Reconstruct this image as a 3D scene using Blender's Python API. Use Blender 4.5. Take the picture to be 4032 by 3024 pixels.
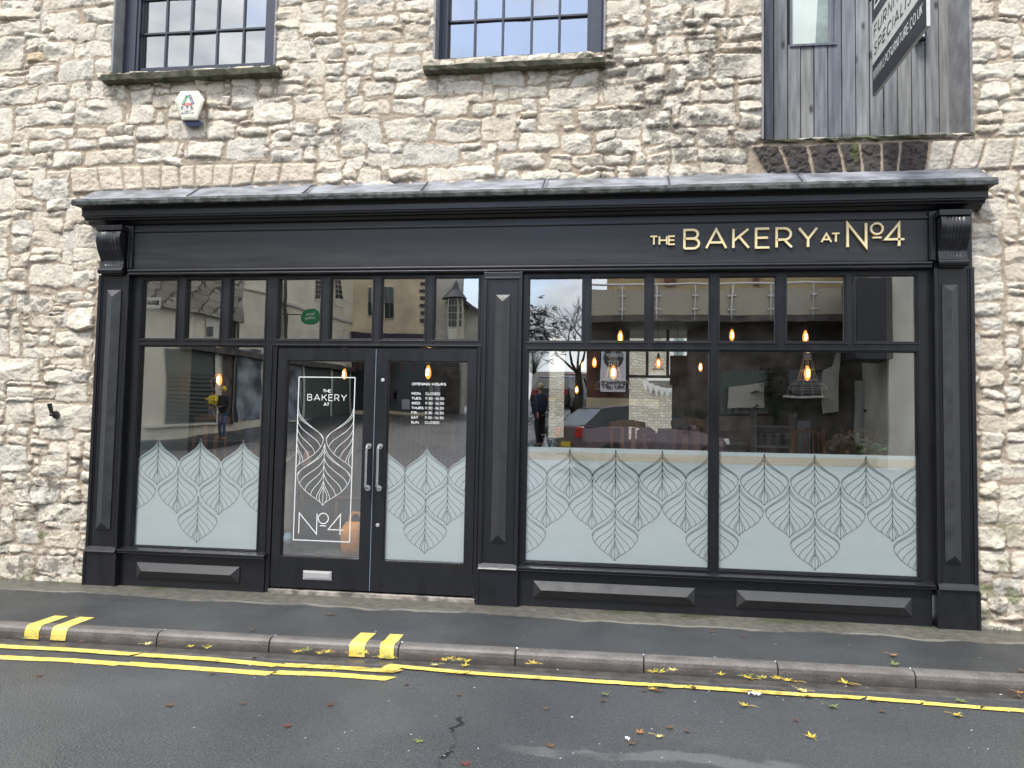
import bpy, bmesh, math, random
import numpy as np
from mathutils import Vector, Matrix
random.seed(7)
R = math.radians
SC = bpy.context.scene
for o in list(bpy.data.objects): bpy.data.objects.remove(o)
COL = SC.collection

# ------------------------------------------------------------------ camera
CAM = Vector((0.0, -6.6, 1.5))
CM = ((0.99039816, -0.1378002, -0.01107246), (0.13694076, 0.98888054, -0.05798708), (0.01893997, 0.05591403, 0.99825593))
FPX = 3030.9
cd = bpy.data.cameras.new('camera'); cam = bpy.data.objects.new('camera', cd); COL.objects.link(cam)
cd.sensor_width = 36; cd.lens = FPX / 4032 * 36; cd.clip_end = 600; cd.clip_start = 0.05
m = Matrix(((CM[0][0], CM[0][2], -CM[0][1], CAM.x), (CM[1][0], CM[1][2], -CM[1][1], CAM.y), (CM[2][0], CM[2][2], -CM[2][1], CAM.z), (0, 0, 0, 1)))
cam.matrix_world = m
SC.camera = cam
def ray(u, v):
    a, b = (u - 2016) / FPX, -(v - 1512) / FPX
    return Vector([CM[i][0] * a + CM[i][1] + CM[i][2] * b for i in range(3)])
def W(u, v, y=0.0):            # point of the photo on the vertical plane at depth y (metres)
    d = ray(u, v); t = (y - CAM.y) / d.y
    return Vector((CAM.x + d.x * t, y, CAM.z + d.z * t))
def G(u, v, z=-0.13):          # point of the photo on level ground z
    d = ray(u, v); t = (z - CAM.z) / d.z
    return CAM + d * t
REG = {'1': (0, 0, .6076), '2': (1344, 0, .6076), '3': (2688, 0, .6076), '4': (0, 1008, .6076), '5': (1000, 1008, .4973), '6': (2000, 1008, .4521),
       '7': (2750, 1008, .4521), '8': (0, 1700, .6076), '9': (1000, 1700, .4973), 'a': (1900, 1700, .5425), 'b': (2832, 1700, .5425)}
def P(k, x, y): o = REG[k]; return o[0] + x * o[2], o[1] + y * o[2]

# ------------------------------------------------------------------ world, sun, exposure
SUN_EL, SUN_AZ = 60, 208       # azimuth: direction towards the sun, degrees clockwise from +y
w = bpy.data.worlds.new('World'); SC.world = w; w.use_nodes = True
nt = w.node_tree; nt.nodes.clear()
def wn(t): return nt.nodes.new(t)
out = wn('ShaderNodeOutputWorld'); bg = wn('ShaderNodeBackground'); sky = wn('ShaderNodeTexSky')
sky.sky_type = 'NISHITA'; sky.sun_disc = False; sky.sun_elevation = R(SUN_EL); sky.sun_rotation = R(SUN_AZ)
tc = wn('ShaderNodeTexCoord'); mp = wn('ShaderNodeMapping'); mp.inputs['Scale'].default_value = (1.2, 1.2, 2.6)
nz = wn('ShaderNodeTexNoise'); nz.inputs['Scale'].default_value = 4.0; nz.inputs['Detail'].default_value = 8; nz.inputs['Roughness'].default_value = .55
nz2 = wn('ShaderNodeTexNoise'); nz2.inputs['Scale'].default_value = 5; nz2.inputs['Detail'].default_value = 6
nt.links.new(tc.outputs['Generated'], mp.inputs[0]); nt.links.new(mp.outputs[0], nz.inputs[0]); nt.links.new(mp.outputs[0], nz2.inputs[0])
cr = wn('ShaderNodeValToRGB'); cr.color_ramp.elements[0].color = (5.0, 5.5, 6.1, 1); cr.color_ramp.elements[1].color = (10.2, 10.4, 10.6, 1)
cr.color_ramp.elements[0].position = .40; cr.color_ramp.elements[1].position = .60
nt.links.new(nz.outputs[0], cr.inputs[0])
# a break in the cloud cover, low over the opposite roofs
dot = wn('ShaderNodeVectorMath'); dot.operation = 'DISTANCE'; dot.inputs[1].default_value = (-.05, -.87, .49)
nt.links.new(tc.outputs['Generated'], dot.inputs[0])
ad = wn('ShaderNodeMath'); ad.operation = 'MULTIPLY_ADD'; ad.inputs[1].default_value = .9; nt.links.new(nz2.outputs[0], ad.inputs[0]); nt.links.new(dot.outputs['Value'], ad.inputs[2])
cl = wn('ShaderNodeMapRange'); cl.inputs['From Min'].default_value = .58; cl.inputs['From Max'].default_value = .78; cl.inputs['To Min'].default_value = .12; cl.inputs['To Max'].default_value = .97
nt.links.new(ad.outputs[0], cl.inputs[0])
mx = wn('ShaderNodeMix'); mx.data_type = 'RGBA'; vs_ = wn('ShaderNodeVectorMath'); vs_.operation = 'SCALE'; vs_.inputs['Scale'].default_value = 2.0; nt.links.new(sky.outputs[0], vs_.inputs[0])
nt.links.new(cl.outputs[0], mx.inputs[0]); nt.links.new(vs_.outputs[0], mx.inputs[6]); nt.links.new(cr.outputs[0], mx.inputs[7])
nt.links.new(mx.outputs[2], bg.inputs[0]); bg.inputs[1].default_value = 0.10; nt.links.new(bg.outputs[0], out.inputs[0])
sl = bpy.data.lights.new('sun', 'SUN'); sl.energy = 1.9; sl.angle = R(12); sl.color = (1, .96, .9)
so = bpy.data.objects.new('sun', sl); COL.objects.link(so)
az = R(SUN_AZ); dirs = Vector((math.sin(az) * math.cos(R(SUN_EL)), math.cos(az) * math.cos(R(SUN_EL)), math.sin(R(SUN_EL))))
so.rotation_euler = dirs.to_track_quat('Z', 'Y').to_euler(); so.location = (0, -6, 12)
SC.view_settings.view_transform = 'Standard'; SC.view_settings.look = 'None'; SC.view_settings.gamma = 1
SC.view_settings.exposure = 1.15
SC.cycles.max_bounces = 8; SC.cycles.transparent_max_bounces = 24; SC.cycles.caustics_reflective = False; SC.cycles.caustics_refractive = False

# ------------------------------------------------------------------ materials
MATS = {}
def mat(name, col, rough=.6, metal=0, noise=0, nscale=20, bump=0, bscale=60, stretch=(1, 1, 1), emit=0, spec=.5, rnoise=0, dark=None):
    if name in MATS: return MATS[name]
    M = bpy.data.materials.new(name); M.use_nodes = True; MATS[name] = M
    t = M.node_tree; b = t.nodes['Principled BSDF']
    b.inputs['Base Color'].default_value = (*col, 1); b.inputs['Roughness'].default_value = rough; b.inputs['Metallic'].default_value = metal
    b.inputs['Specular IOR Level'].default_value = spec
    c = t.nodes.new('ShaderNodeTexCoord'); mpn = t.nodes.new('ShaderNodeMapping'); mpn.inputs['Scale'].default_value = stretch
    t.links.new(c.outputs['Object'], mpn.inputs[0])
    n = t.nodes.new('ShaderNodeTexNoise'); n.inputs['Scale'].default_value = nscale; n.inputs['Detail'].default_value = 6; t.links.new(mpn.outputs[0], n.inputs[0])
    k = noise if noise else .06
    rmp = t.nodes.new('ShaderNodeValToRGB'); d = dark or tuple(x * (1 - k) for x in col)
    rmp.color_ramp.elements[0].color = (*d, 1); rmp.color_ramp.elements[1].color = (*[min(1, x * (1 + k * .6)) for x in col], 1)
    rmp.color_ramp.elements[0].position = .35; rmp.color_ramp.elements[1].position = .65
    t.links.new(n.outputs[0], rmp.inputs[0]); t.links.new(rmp.outputs[0], b.inputs['Base Color'])
    if rnoise:
        mr = t.nodes.new('ShaderNodeMapRange'); mr.inputs['To Min'].default_value = max(0, rough - rnoise); mr.inputs['To Max'].default_value = min(1, rough + rnoise)
        mr.inputs['From Min'].default_value = .3; mr.inputs['From Max'].default_value = .7
        t.links.new(n.outputs[0], mr.inputs[0]); t.links.new(mr.outputs[0], b.inputs['Roughness'])
    if bump:
        n2 = t.nodes.new('ShaderNodeTexNoise'); n2.inputs['Scale'].default_value = bscale; n2.inputs['Detail'].default_value = 5; t.links.new(mpn.outputs[0], n2.inputs[0])
        bp = t.nodes.new('ShaderNodeBump'); bp.inputs['Strength'].default_value = 1; bp.inputs['Distance'].default_value = bump
        t.links.new(n2.outputs[0], bp.inputs['Height']); t.links.new(bp.outputs[0], b.inputs['Normal'])
    if emit:
        b.inputs['Emission Color'].default_value = (*col, 1); b.inputs['Emission Strength'].default_value = emit
    return M
PAINT = mat('black_joinery_paint', (.010, .0105, .014), .34, noise=.2, nscale=6, bump=.0004, bscale=30, stretch=(.25, 4, 3), rnoise=.06, spec=.55)
PAINTV = mat('black_joinery_paint_vertical', (.010, .0105, .014), .32, noise=.2, nscale=6, bump=.00025, bscale=22, stretch=(2, 2, .5), rnoise=.04, spec=.55)
PANELP = mat('charcoal_panel_paint', (.026, .027, .03), .52, noise=.3, nscale=9, bump=.0006, bscale=60, rnoise=.12, spec=.6)
CREAM = mat('cream_sign_enamel', (.93, .76, .44), .4)
CREAMS = mat('brass_letter_edge', (.30, .17, .06), .5)
LEAD = mat('lead_sheet', (.22, .23, .255), .5, metal=.0, noise=.45, nscale=5, bump=.004, bscale=9, stretch=(1, 1, 3), rnoise=.12)
LEADD = mat('weathered_lead_edge', (.075, .08, .08), .6, noise=.7, nscale=16, bump=.003, bscale=40, dark=(.02, .024, .02))
CHROME = mat('brushed_steel', (.72, .72, .72), .25, metal=1)
ALU = mat('satin_aluminium', (.62, .60, .60), .45, metal=.6)
WHITEV = mat('white_vinyl', (.80, .82, .82), .5)
SILLST = mat('mossy_sill_stone', (.085, .08, .06), .85, noise=.6, nscale=14, bump=.006, bscale=30, dark=(.04, .045, .02))
PLASTER = mat('grey_reveal_plaster', (.27, .27, .28), .8, noise=.25, nscale=8, bump=.003, bscale=20)
GREYP = mat('grey_window_paint', (.045, .052, .075), .4, bump=.0004)
FLOORM = mat('dark_cafe_floor', (.05, .045, .04), .45, noise=.4, nscale=4)
INTW = mat('dark_cafe_wall', (.045, .045, .045), .7, noise=.3, nscale=2)
INTP = mat('pale_plaster', (.55, .60, .62), .7, noise=.1, nscale=3)
WOOD = mat('orange_pine', (.36, .13, .035), .4, noise=.35, nscale=5, stretch=(6, 6, .6))
WOODD = mat('brown_oak', (.20, .09, .035), .45, noise=.35, nscale=5, stretch=(6, 6, .6))
BLACK = mat('black_plastic', (.012, .012, .013), .4)
CORD = mat('dark_cord', (.02, .02, .02), .7)
BRASS = mat('aged_brass', (.35, .22, .08), .35, metal=.9)
COPPER = mat('copper_wire', (.75, .42, .28), .35, metal=.7)
OFFW = mat('white_wire', (.75, .72, .68), .5)
WHITEP = mat('white_plastic', (.72, .71, .60), .4)
BLUEP = mat('blue_lens', (.01, .02, .09), .25)
ORANGE = mat('orange_carrier_film', (.95, .34, .05), .45, noise=.25, nscale=8, bump=.02, bscale=9)
DARKLINE = mat('dark_leaf_ribbon', (.022, .03, .03), .4)  # dark ribbon colour standing in for the dim room seen through clear lines

def glass_mat(name, base, tint=(.93, .97, .97), wav=.0012, wsc=2.2, stretch=(1, 1, .5)):
    M = bpy.data.materials.new(name); M.use_nodes = True; t = M.node_tree; t.nodes.clear()
    o = t.nodes.new('ShaderNodeOutputMaterial'); mxs = t.nodes.new('ShaderNodeMixShader'); tr = t.nodes.new('ShaderNodeBsdfTransparent'); gl = t.nodes.new('ShaderNodeBsdfGlossy')
    tr.inputs[0].default_value = (*tint, 1); gl.inputs['Roughness'].default_value = .0; gl.inputs['Color'].default_value = (1, 1, 1, 1)
    lw_ = t.nodes.new('ShaderNodeLayerWeight'); fr = t.nodes.new('ShaderNodeMath'); fr.operation = 'POWER'; fr.inputs[1].default_value = 4.0; t.links.new(lw_.outputs['Facing'], fr.inputs[0])
    mm = t.nodes.new('ShaderNodeMath'); mm.operation = 'MULTIPLY_ADD'; mm.inputs[1].default_value = 1.0; mm.inputs[2].default_value = base; mm.use_clamp = True
    n = t.nodes.new('ShaderNodeTexNoise'); n.inputs['Scale'].default_value = wsc; n.inputs['Detail'].default_value = 1.5
    c = t.nodes.new('ShaderNodeTexCoord'); mpn = t.nodes.new('ShaderNodeMapping'); mpn.inputs['Scale'].default_value = stretch
    t.links.new(c.outputs['Object'], mpn.inputs[0]); t.links.new(mpn.outputs[0], n.inputs[0])
    bp = t.nodes.new('ShaderNodeBump'); bp.inputs['Distance'].default_value = wav; bp.inputs['Strength'].default_value = 1
    t.links.new(n.outputs[0], bp.inputs['Height']); t.links.new(bp.outputs[0], gl.inputs['Normal'])
    t.links.new(fr.outputs[0], mm.inputs[0]); t.links.new(mm.outputs[0], mxs.inputs[0]); t.links.new(tr.outputs[0], mxs.inputs[1]); t.links.new(gl.outputs[0], mxs.inputs[2]); t.links.new(mxs.outputs[0], o.inputs[0])
    return M
GLASS = glass_mat('shop_glass', .37)
GLASSU = glass_mat('upstairs_glass', .33, wav=.002)
GLASSI = glass_mat('inner_glass', .03, wav=0)
FROST = bpy.data.materials.new('frosted_film'); FROST.use_nodes = True
_t = FROST.node_tree; _t.nodes.clear(); _o = _t.nodes.new('ShaderNodeOutputMaterial'); _a = _t.nodes.new('ShaderNodeMixShader'); _d = _t.nodes.new('ShaderNodeBsdfDiffuse'); _r = _t.nodes.new('ShaderNodeBsdfTranslucent')
_d.inputs[0].default_value = (.90, .97, .98, 1); _r.inputs[0].default_value = (.7, .76, .76, 1); _a.inputs[0].default_value = .06
_t.links.new(_d.outputs[0], _a.inputs[1]); _t.links.new(_r.outputs[0], _a.inputs[2]); _t.links.new(_a.outputs[0], _o.inputs[0])
def emis(name, col, s):
    M = bpy.data.materials.new(name); M.use_nodes = True; b = M.node_tree.nodes['Principled BSDF']
    b.inputs['Base Color'].default_value = (*col, 1); b.inputs['Emission Color'].default_value = (*col, 1); b.inputs['Emission Strength'].default_value = s
    return M
FILA = emis('lit_filament', (1, .62, .22), 18); AMBER = emis('amber_bulb_glass', (1, .36, .07), 1.1)

# ------------------------------------------------------------------ mesh helpers
class MB:
    def __init__(s): s.v = []; s.f = []
    def quad(s, a, b, c, d): n = len(s.v); s.v += [tuple(a), tuple(b), tuple(c), tuple(d)]; s.f.append((n, n + 1, n + 2, n + 3)); return s
    def poly(s, pts): n = len(s.v); s.v += [tuple(p) for p in pts]; s.f.append(tuple(range(n, n + len(pts)))); return s
    def box(s, x0, x1, y0, y1, z0, z1):
        n = len(s.v); s.v += [(x, y, z) for z in (z0, z1) for y in (y0, y1) for x in (x0, x1)]
        for f in ((0, 2, 3, 1), (4, 5, 7, 6), (0, 1, 5, 4), (2, 6, 7, 3), (0, 4, 6, 2), (1, 3, 7, 5)): s.f.append(tuple(n + i for i in f))
        return s
    def prism(s, prof, x0, x1):      # prof: closed (y,z) polygon extruded along x
        n = len(s.v); k = len(prof)
        s.v += [(x0, y, z) for y, z in prof] + [(x1, y, z) for y, z in prof]
        s.f.append(tuple(n + i for i in range(k))); s.f.append(tuple(n + k + i for i in reversed(range(k))))
        for i in range(k): j = (i + 1) % k; s.f.append((n + j, n + i, n + k + i, n + k + j))
        return s
    def loft(s, rings, cap=True, closed=True):
        n = len(s.v); k = len(rings[0])
        for r in rings: s.v += [tuple(p) for p in r]
        for a in range(len(rings) - 1):
            for i in range(k if closed else k - 1):
                j = (i + 1) % k; s.f.append((n + a * k + i, n + a * k + j, n + (a + 1) * k + j, n + (a + 1) * k + i))
        if cap and closed:
            s.f.append(tuple(n + i for i in reversed(range(k)))); s.f.append(tuple(n + (len(rings) - 1) * k + i for i in range(k)))
        return s
    def tube(s, pts, r, seg=8):
        pts = [Vector(p) for p in pts]; rs = r if isinstance(r, (list, tuple)) else [r] * len(pts); rings = []; up = None
        for i, p in enumerate(pts):
            d = (pts[min(i + 1, len(pts) - 1)] - pts[max(i - 1, 0)]).normalized()
            if up is None: up = Vector((0, 0, 1)) if abs(d.z) < .9 else Vector((1, 0, 0))
            a = d.cross(up).normalized(); b = a.cross(d).normalized(); up = b
            rings.append([p + (a * math.cos(t) + b * math.sin(t)) * rs[i] for t in [2 * math.pi * q / seg for q in range(seg)]])
        return s.loft(rings)
    def lathe(s, prof, c=(0, 0, 0), seg=20):
        c = Vector(c); return s.loft([[c + Vector((r * math.cos(2 * math.pi * q / seg), r * math.sin(2 * math.pi * q / seg), z)) for q in range(seg)] for r, z in prof])
    def disc(s, c, r, n=(0, -1, 0), seg=20):
        return s
    def ribbon(s, pts, wd, o, ex, ez, dep=0, th=0):
        """mitred flat stroke in the plane (o, ex, ez); th>0 extrudes"""
        o, ex, ez = Vector(o), Vector(ex), Vector(ez); nn = ex.cross(ez).normalized()
        q = [Vector(p) for p in pts]; c = (q[0] - q[-1]).length < 1e-6 and len(q) > 3
        if c: q = q[:-1]
        L, Rr = [], []; m_ = len(q)
        for i, p in enumerate(q):
            a = q[(i - 1) % m_] if (c or i > 0) else None; b = q[(i + 1) % m_] if (c or i < m_ - 1) else None
            if a is None: t = (b - p).normalized(); nv = Vector((-t.y, t.x)); k = 1
            elif b is None: t = (p - a).normalized(); nv = Vector((-t.y, t.x)); k = 1
            else:
                t1 = (p - a).normalized(); t2 = (b - p).normalized(); n1 = Vector((-t1.y, t1.x)); n2 = Vector((-t2.y, t2.x)); nv = (n1 + n2)
                if nv.length < 1e-4: nv = n1
                nv.normalize(); k = min(3, 1 / max(.3, nv.dot(n1)))
            L.append(p + nv * wd / 2 * k); Rr.append(p - nv * wd / 2 * k)
        f3 = lambda p, d: o + ex * p.x + ez * p.y + nn * d
        d0 = dep + th
        for i in range(m_ if c else m_ - 1):
            j = (i + 1) % m_
            s.quad(f3(L[i], d0), f3(Rr[i], d0), f3(Rr[j], d0), f3(L[j], d0))
            if th:
                s.quad(f3(L[i], dep), f3(L[i], d0), f3(L[j], d0), f3(L[j], dep)); s.quad(f3(Rr[j], dep), f3(Rr[j], d0), f3(Rr[i], d0), f3(Rr[i], dep))
        if th and not c:
            for i in (0, m_ - 1): s.quad(f3(L[i], dep), f3(Rr[i], dep), f3(Rr[i], d0), f3(L[i], d0))
        return s
    def build(s, name, material, parent=None, smooth=False, bevel=0, sub=0):
        me = bpy.data.meshes.new(name); me.from_pydata(s.v, [], s.f); me.update()
        if material: me.materials.append(material)
        o = bpy.data.objects.new(name, me); COL.objects.link(o)
        if parent is not None:
            o.parent = parent; o.matrix_parent_inverse = Matrix.Identity(4)
            # meshes are written in world coordinates: shift them into the parent's frame
            off = world_off(parent)
            if off.length > 0: me.transform(Matrix.Translation(-off))
        bm = bmesh.new(); bm.from_mesh(me); bmesh.ops.remove_doubles(bm, verts=bm.verts, dist=1e-6); bmesh.ops.recalc_face_normals(bm, faces=bm.faces); bm.to_mesh(me); bm.free()
        if smooth:
            for p in me.polygons: p.use_smooth = True
        if bevel:
            md = o.modifiers.new('bevel', 'BEVEL'); md.width = bevel; md.segments = 2; md.limit_method = 'ANGLE'
        if sub:
            md = o.modifiers.new('sub', 'SUBSURF'); md.levels = sub; md.render_levels = sub
        return o
def world_off(o):
    v = Vector((0, 0, 0))
    while o is not None: v += o.location; o = o.parent
    return v
def tag(o, label, cat, group=None, kind=None):
    if label: o['label'] = label
    if cat: o['category'] = cat
    if group: o['group'] = group
    if kind: o['kind'] = kind
    return o
def struct(o): o['kind'] = 'structure'; return o
def thing(name, label, cat, loc=(0, 0, 0), group=None):
    o = bpy.data.objects.new(name, None); COL.objects.link(o); o.location = loc; o.empty_display_size = .1
    return tag(o, label, cat, group)
def smoothstep(t): t = max(0, min(1, t)); return t * t * (3 - 2 * t)

# ------------------------------------------------------------------ stroke lettering (cap height 1)
def arc(cx, cy, rx, ry, a0, a1, n=14): return [(cx + rx * math.cos(R(a0 + (a1 - a0) * i / n)), cy + ry * math.sin(R(a0 + (a1 - a0) * i / n))) for i in range(n + 1)]
FONT = {
 'A': (.92, [[(0, 0), (.46, 1), (.92, 0)], [(.17, .3), (.75, .3)]]),
 'B': (.68, [[(0, 0), (0, 1), (.38, 1)] + arc(.38, .765, .25, .235, 85, -90, 10) + [(0, .53)], [(.38, .53)] + arc(.40, .265, .28, .265, 88, -90, 10) + [(0, 0)]]),
 'C': (.82, [arc(.46, .5, .46, .5, 45, 315, 18)]),
 'D': (.78, [[(0, 0), (0, 1), (.32, 1)] + arc(.32, .5, .46, .5, 85, -90, 14) + [(0, 0)]]),
 'E': (.60, [[(.6, 1), (0, 1), (0, 0), (.6, 0)], [(0, .52), (.54, .52)]]),
 'F': (.58, [[(.58, 1), (0, 1), (0, 0)], [(0, .5), (.5, .5)]]),
 'G': (.88, [arc(.47, .5, .47, .5, 45, 330, 18) + [(.88, .46), (.52, .46)]]),
 'H': (.74, [[(0, 0), (0, 1)], [(.74, 0), (.74, 1)], [(0, .51), (.74, .51)]]),
 'I': (.0, [[(0, 0), (0, 1)]]),
 'J': (.5, [[(.5, 1), (.5, .28)] + arc(.25, .26, .25, .26, 0, -160, 8)]),
 'K': (.70, [[(0, 0), (0, 1)], [(.68, 1), (0, .36)], [(.26, .6), (.70, 0)]]),
 'L': (.54, [[(0, 1), (0, 0), (.54, 0)]]),
 'M': (.86, [[(0, 0), (0, 1), (.43, .38), (.86, 1), (.86, 0)]]),
 'N': (.76, [[(0, 0), (0, 1), (.76, 0), (.76, 1)]]),
 'O': (1.0, [arc(.5, .5, .5, .5, 90, 450, 26)]),
 'P': (.64, [[(0, 0), (0, 1), (.34, 1)] + arc(.34, .70, .30, .30, 85, -90, 10) + [(0, .40)]]),
 'R': (.68, [[(0, 0), (0, 1), (.36, 1)] + arc(.36, .70, .28, .30, 85, -90, 10) + [(0, .40)], [(.34, .40), (.68, 0)]]),
 'S': (.62, [arc(.31, .745, .27, .255, 40, 200, 9) + [(.10, .62), (.52, .42)] + arc(.31, .265, .30, .265, 20, -145, 10)]),
 'T': (.70, [[(0, 1), (.70, 1)], [(.35, 1), (.35, 0)]]),
 'U': (.74, [[(0, 1), (0, .36)] + arc(.37, .36, .37, .36, 180, 360, 12) + [(.74, 1)]]),
 'V': (.82, [[(0, 1), (.41, 0), (.82, 1)]]),
 'W': (1.2, [[(0, 1), (.3, 0), (.6, 1), (.9, 0), (1.2, 1)]]),
 'X': (.72, [[(0, 0), (.72, 1)], [(.72, 0), (0, 1)]]),
 'Y': (.80, [[(0, 1), (.40, .42), (.80, 1)], [(.40, .42), (.40, 0)]]),
 '&': (.7, [[(.7, 0), (.16, .68)] + arc(.32, .8, .17, .2, 200, 0, 8) + [(.1, .4)] + arc(.28, .24, .26, .24, 150, 370, 10)]),
 '0': (.66, [arc(.33, .5, .33, .5, 90, 450, 22)]),
 '1': (.24, [[(0, .84), (.24, 1), (.24, 0)]]),
 '3': (.60, [[(.03, 1), (.56, 1), (.27, .6)] + arc(.28, .3, .31, .3, 80, -140, 12)]),
 '4': (.74, [[(.56, 0), (.56, 1), (0, .3), (.74, .3)]]),
 '6': (.64, [[(.46, 1), (.08, .5)] + arc(.32, .31, .31, .31, 150, -210, 18)]),
 '9': (.64, [[(.18, 0), (.56, .5)] + arc(.32, .69, .31, .31, -30, 330, 18)]),
 '-': (.36, [[(0, .42), (.36, .42)]]), '.': (.06, [[(.0, .05), (.08, .05)]]), ':': (.06, [[(0, .05), (.08, .05)], [(0, .6), (.08, .6)]]), ',': (.06, [[(.05, .05), (0, -.12)]]),
 "'": (.05, [[(.03, 1), (.03, .75)]]), ' ': (.28, []),
}
def text_w(s, h, track=.2): return sum((FONT[c][0] + track) * h for c in s) - track * h
def lettering(mb, s, o, ex, ez, h, wd, track=.2, th=0, width=None, slant=0, dep=0, xs=1.0):
    if width and xs != 1: track = (width / h - xs * sum(FONT[c][0] for c in s)) / max(1, len(s) - 1)
    elif width: track = (width / h - sum(FONT[c][0] for c in s)) / max(1, len(s) - 1)
    x = 0; k = 0
    for c in s:
        gw, st = FONT[c]
        for p in st:
            mb.ribbon([(x + a * h * xs + slant * b * h, wd / 2 + b * (h - wd)) for a, b in p], wd, o, ex, ez, dep=dep + .0003 * (k % 5), th=th); k += 1
        x += (gw * xs + track) * h
    return mb
X3, Z3 = (1, 0, 0), (0, 0, 1)

# ------------------------------------------------------------------ rubble stone wall (one height field, real relief)
def vnoise(X, Z, s, seed):
    rg = np.random.default_rng(seed); T = rg.random((256, 256)).astype(np.float32)
    x = X / s + 57.3; z = Z / s + 31.7; xi = np.floor(x).astype(int); zi = np.floor(z).astype(int); fx = (x - xi).astype(np.float32); fz = (z - zi).astype(np.float32)
    fx = fx * fx * (3 - 2 * fx); fz = fz * fz * (3 - 2 * fz)
    a = T[zi & 255, xi & 255]; b = T[zi & 255, (xi + 1) & 255]; c = T[(zi + 1) & 255, xi & 255]; d = T[(zi + 1) & 255, (xi + 1) & 255]
    return (a + (b - a) * fx) * (1 - fz) + (c + (d - c) * fx) * fz
def fbm(X, Z, s, seed, o=4, g=.5):
    r = 0; a = 1; t = 0
    for i in range(o): r = r + a * vnoise(X, Z, s / 2 ** i, seed + i * 17); t += a; a *= g
    return r / t
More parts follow.
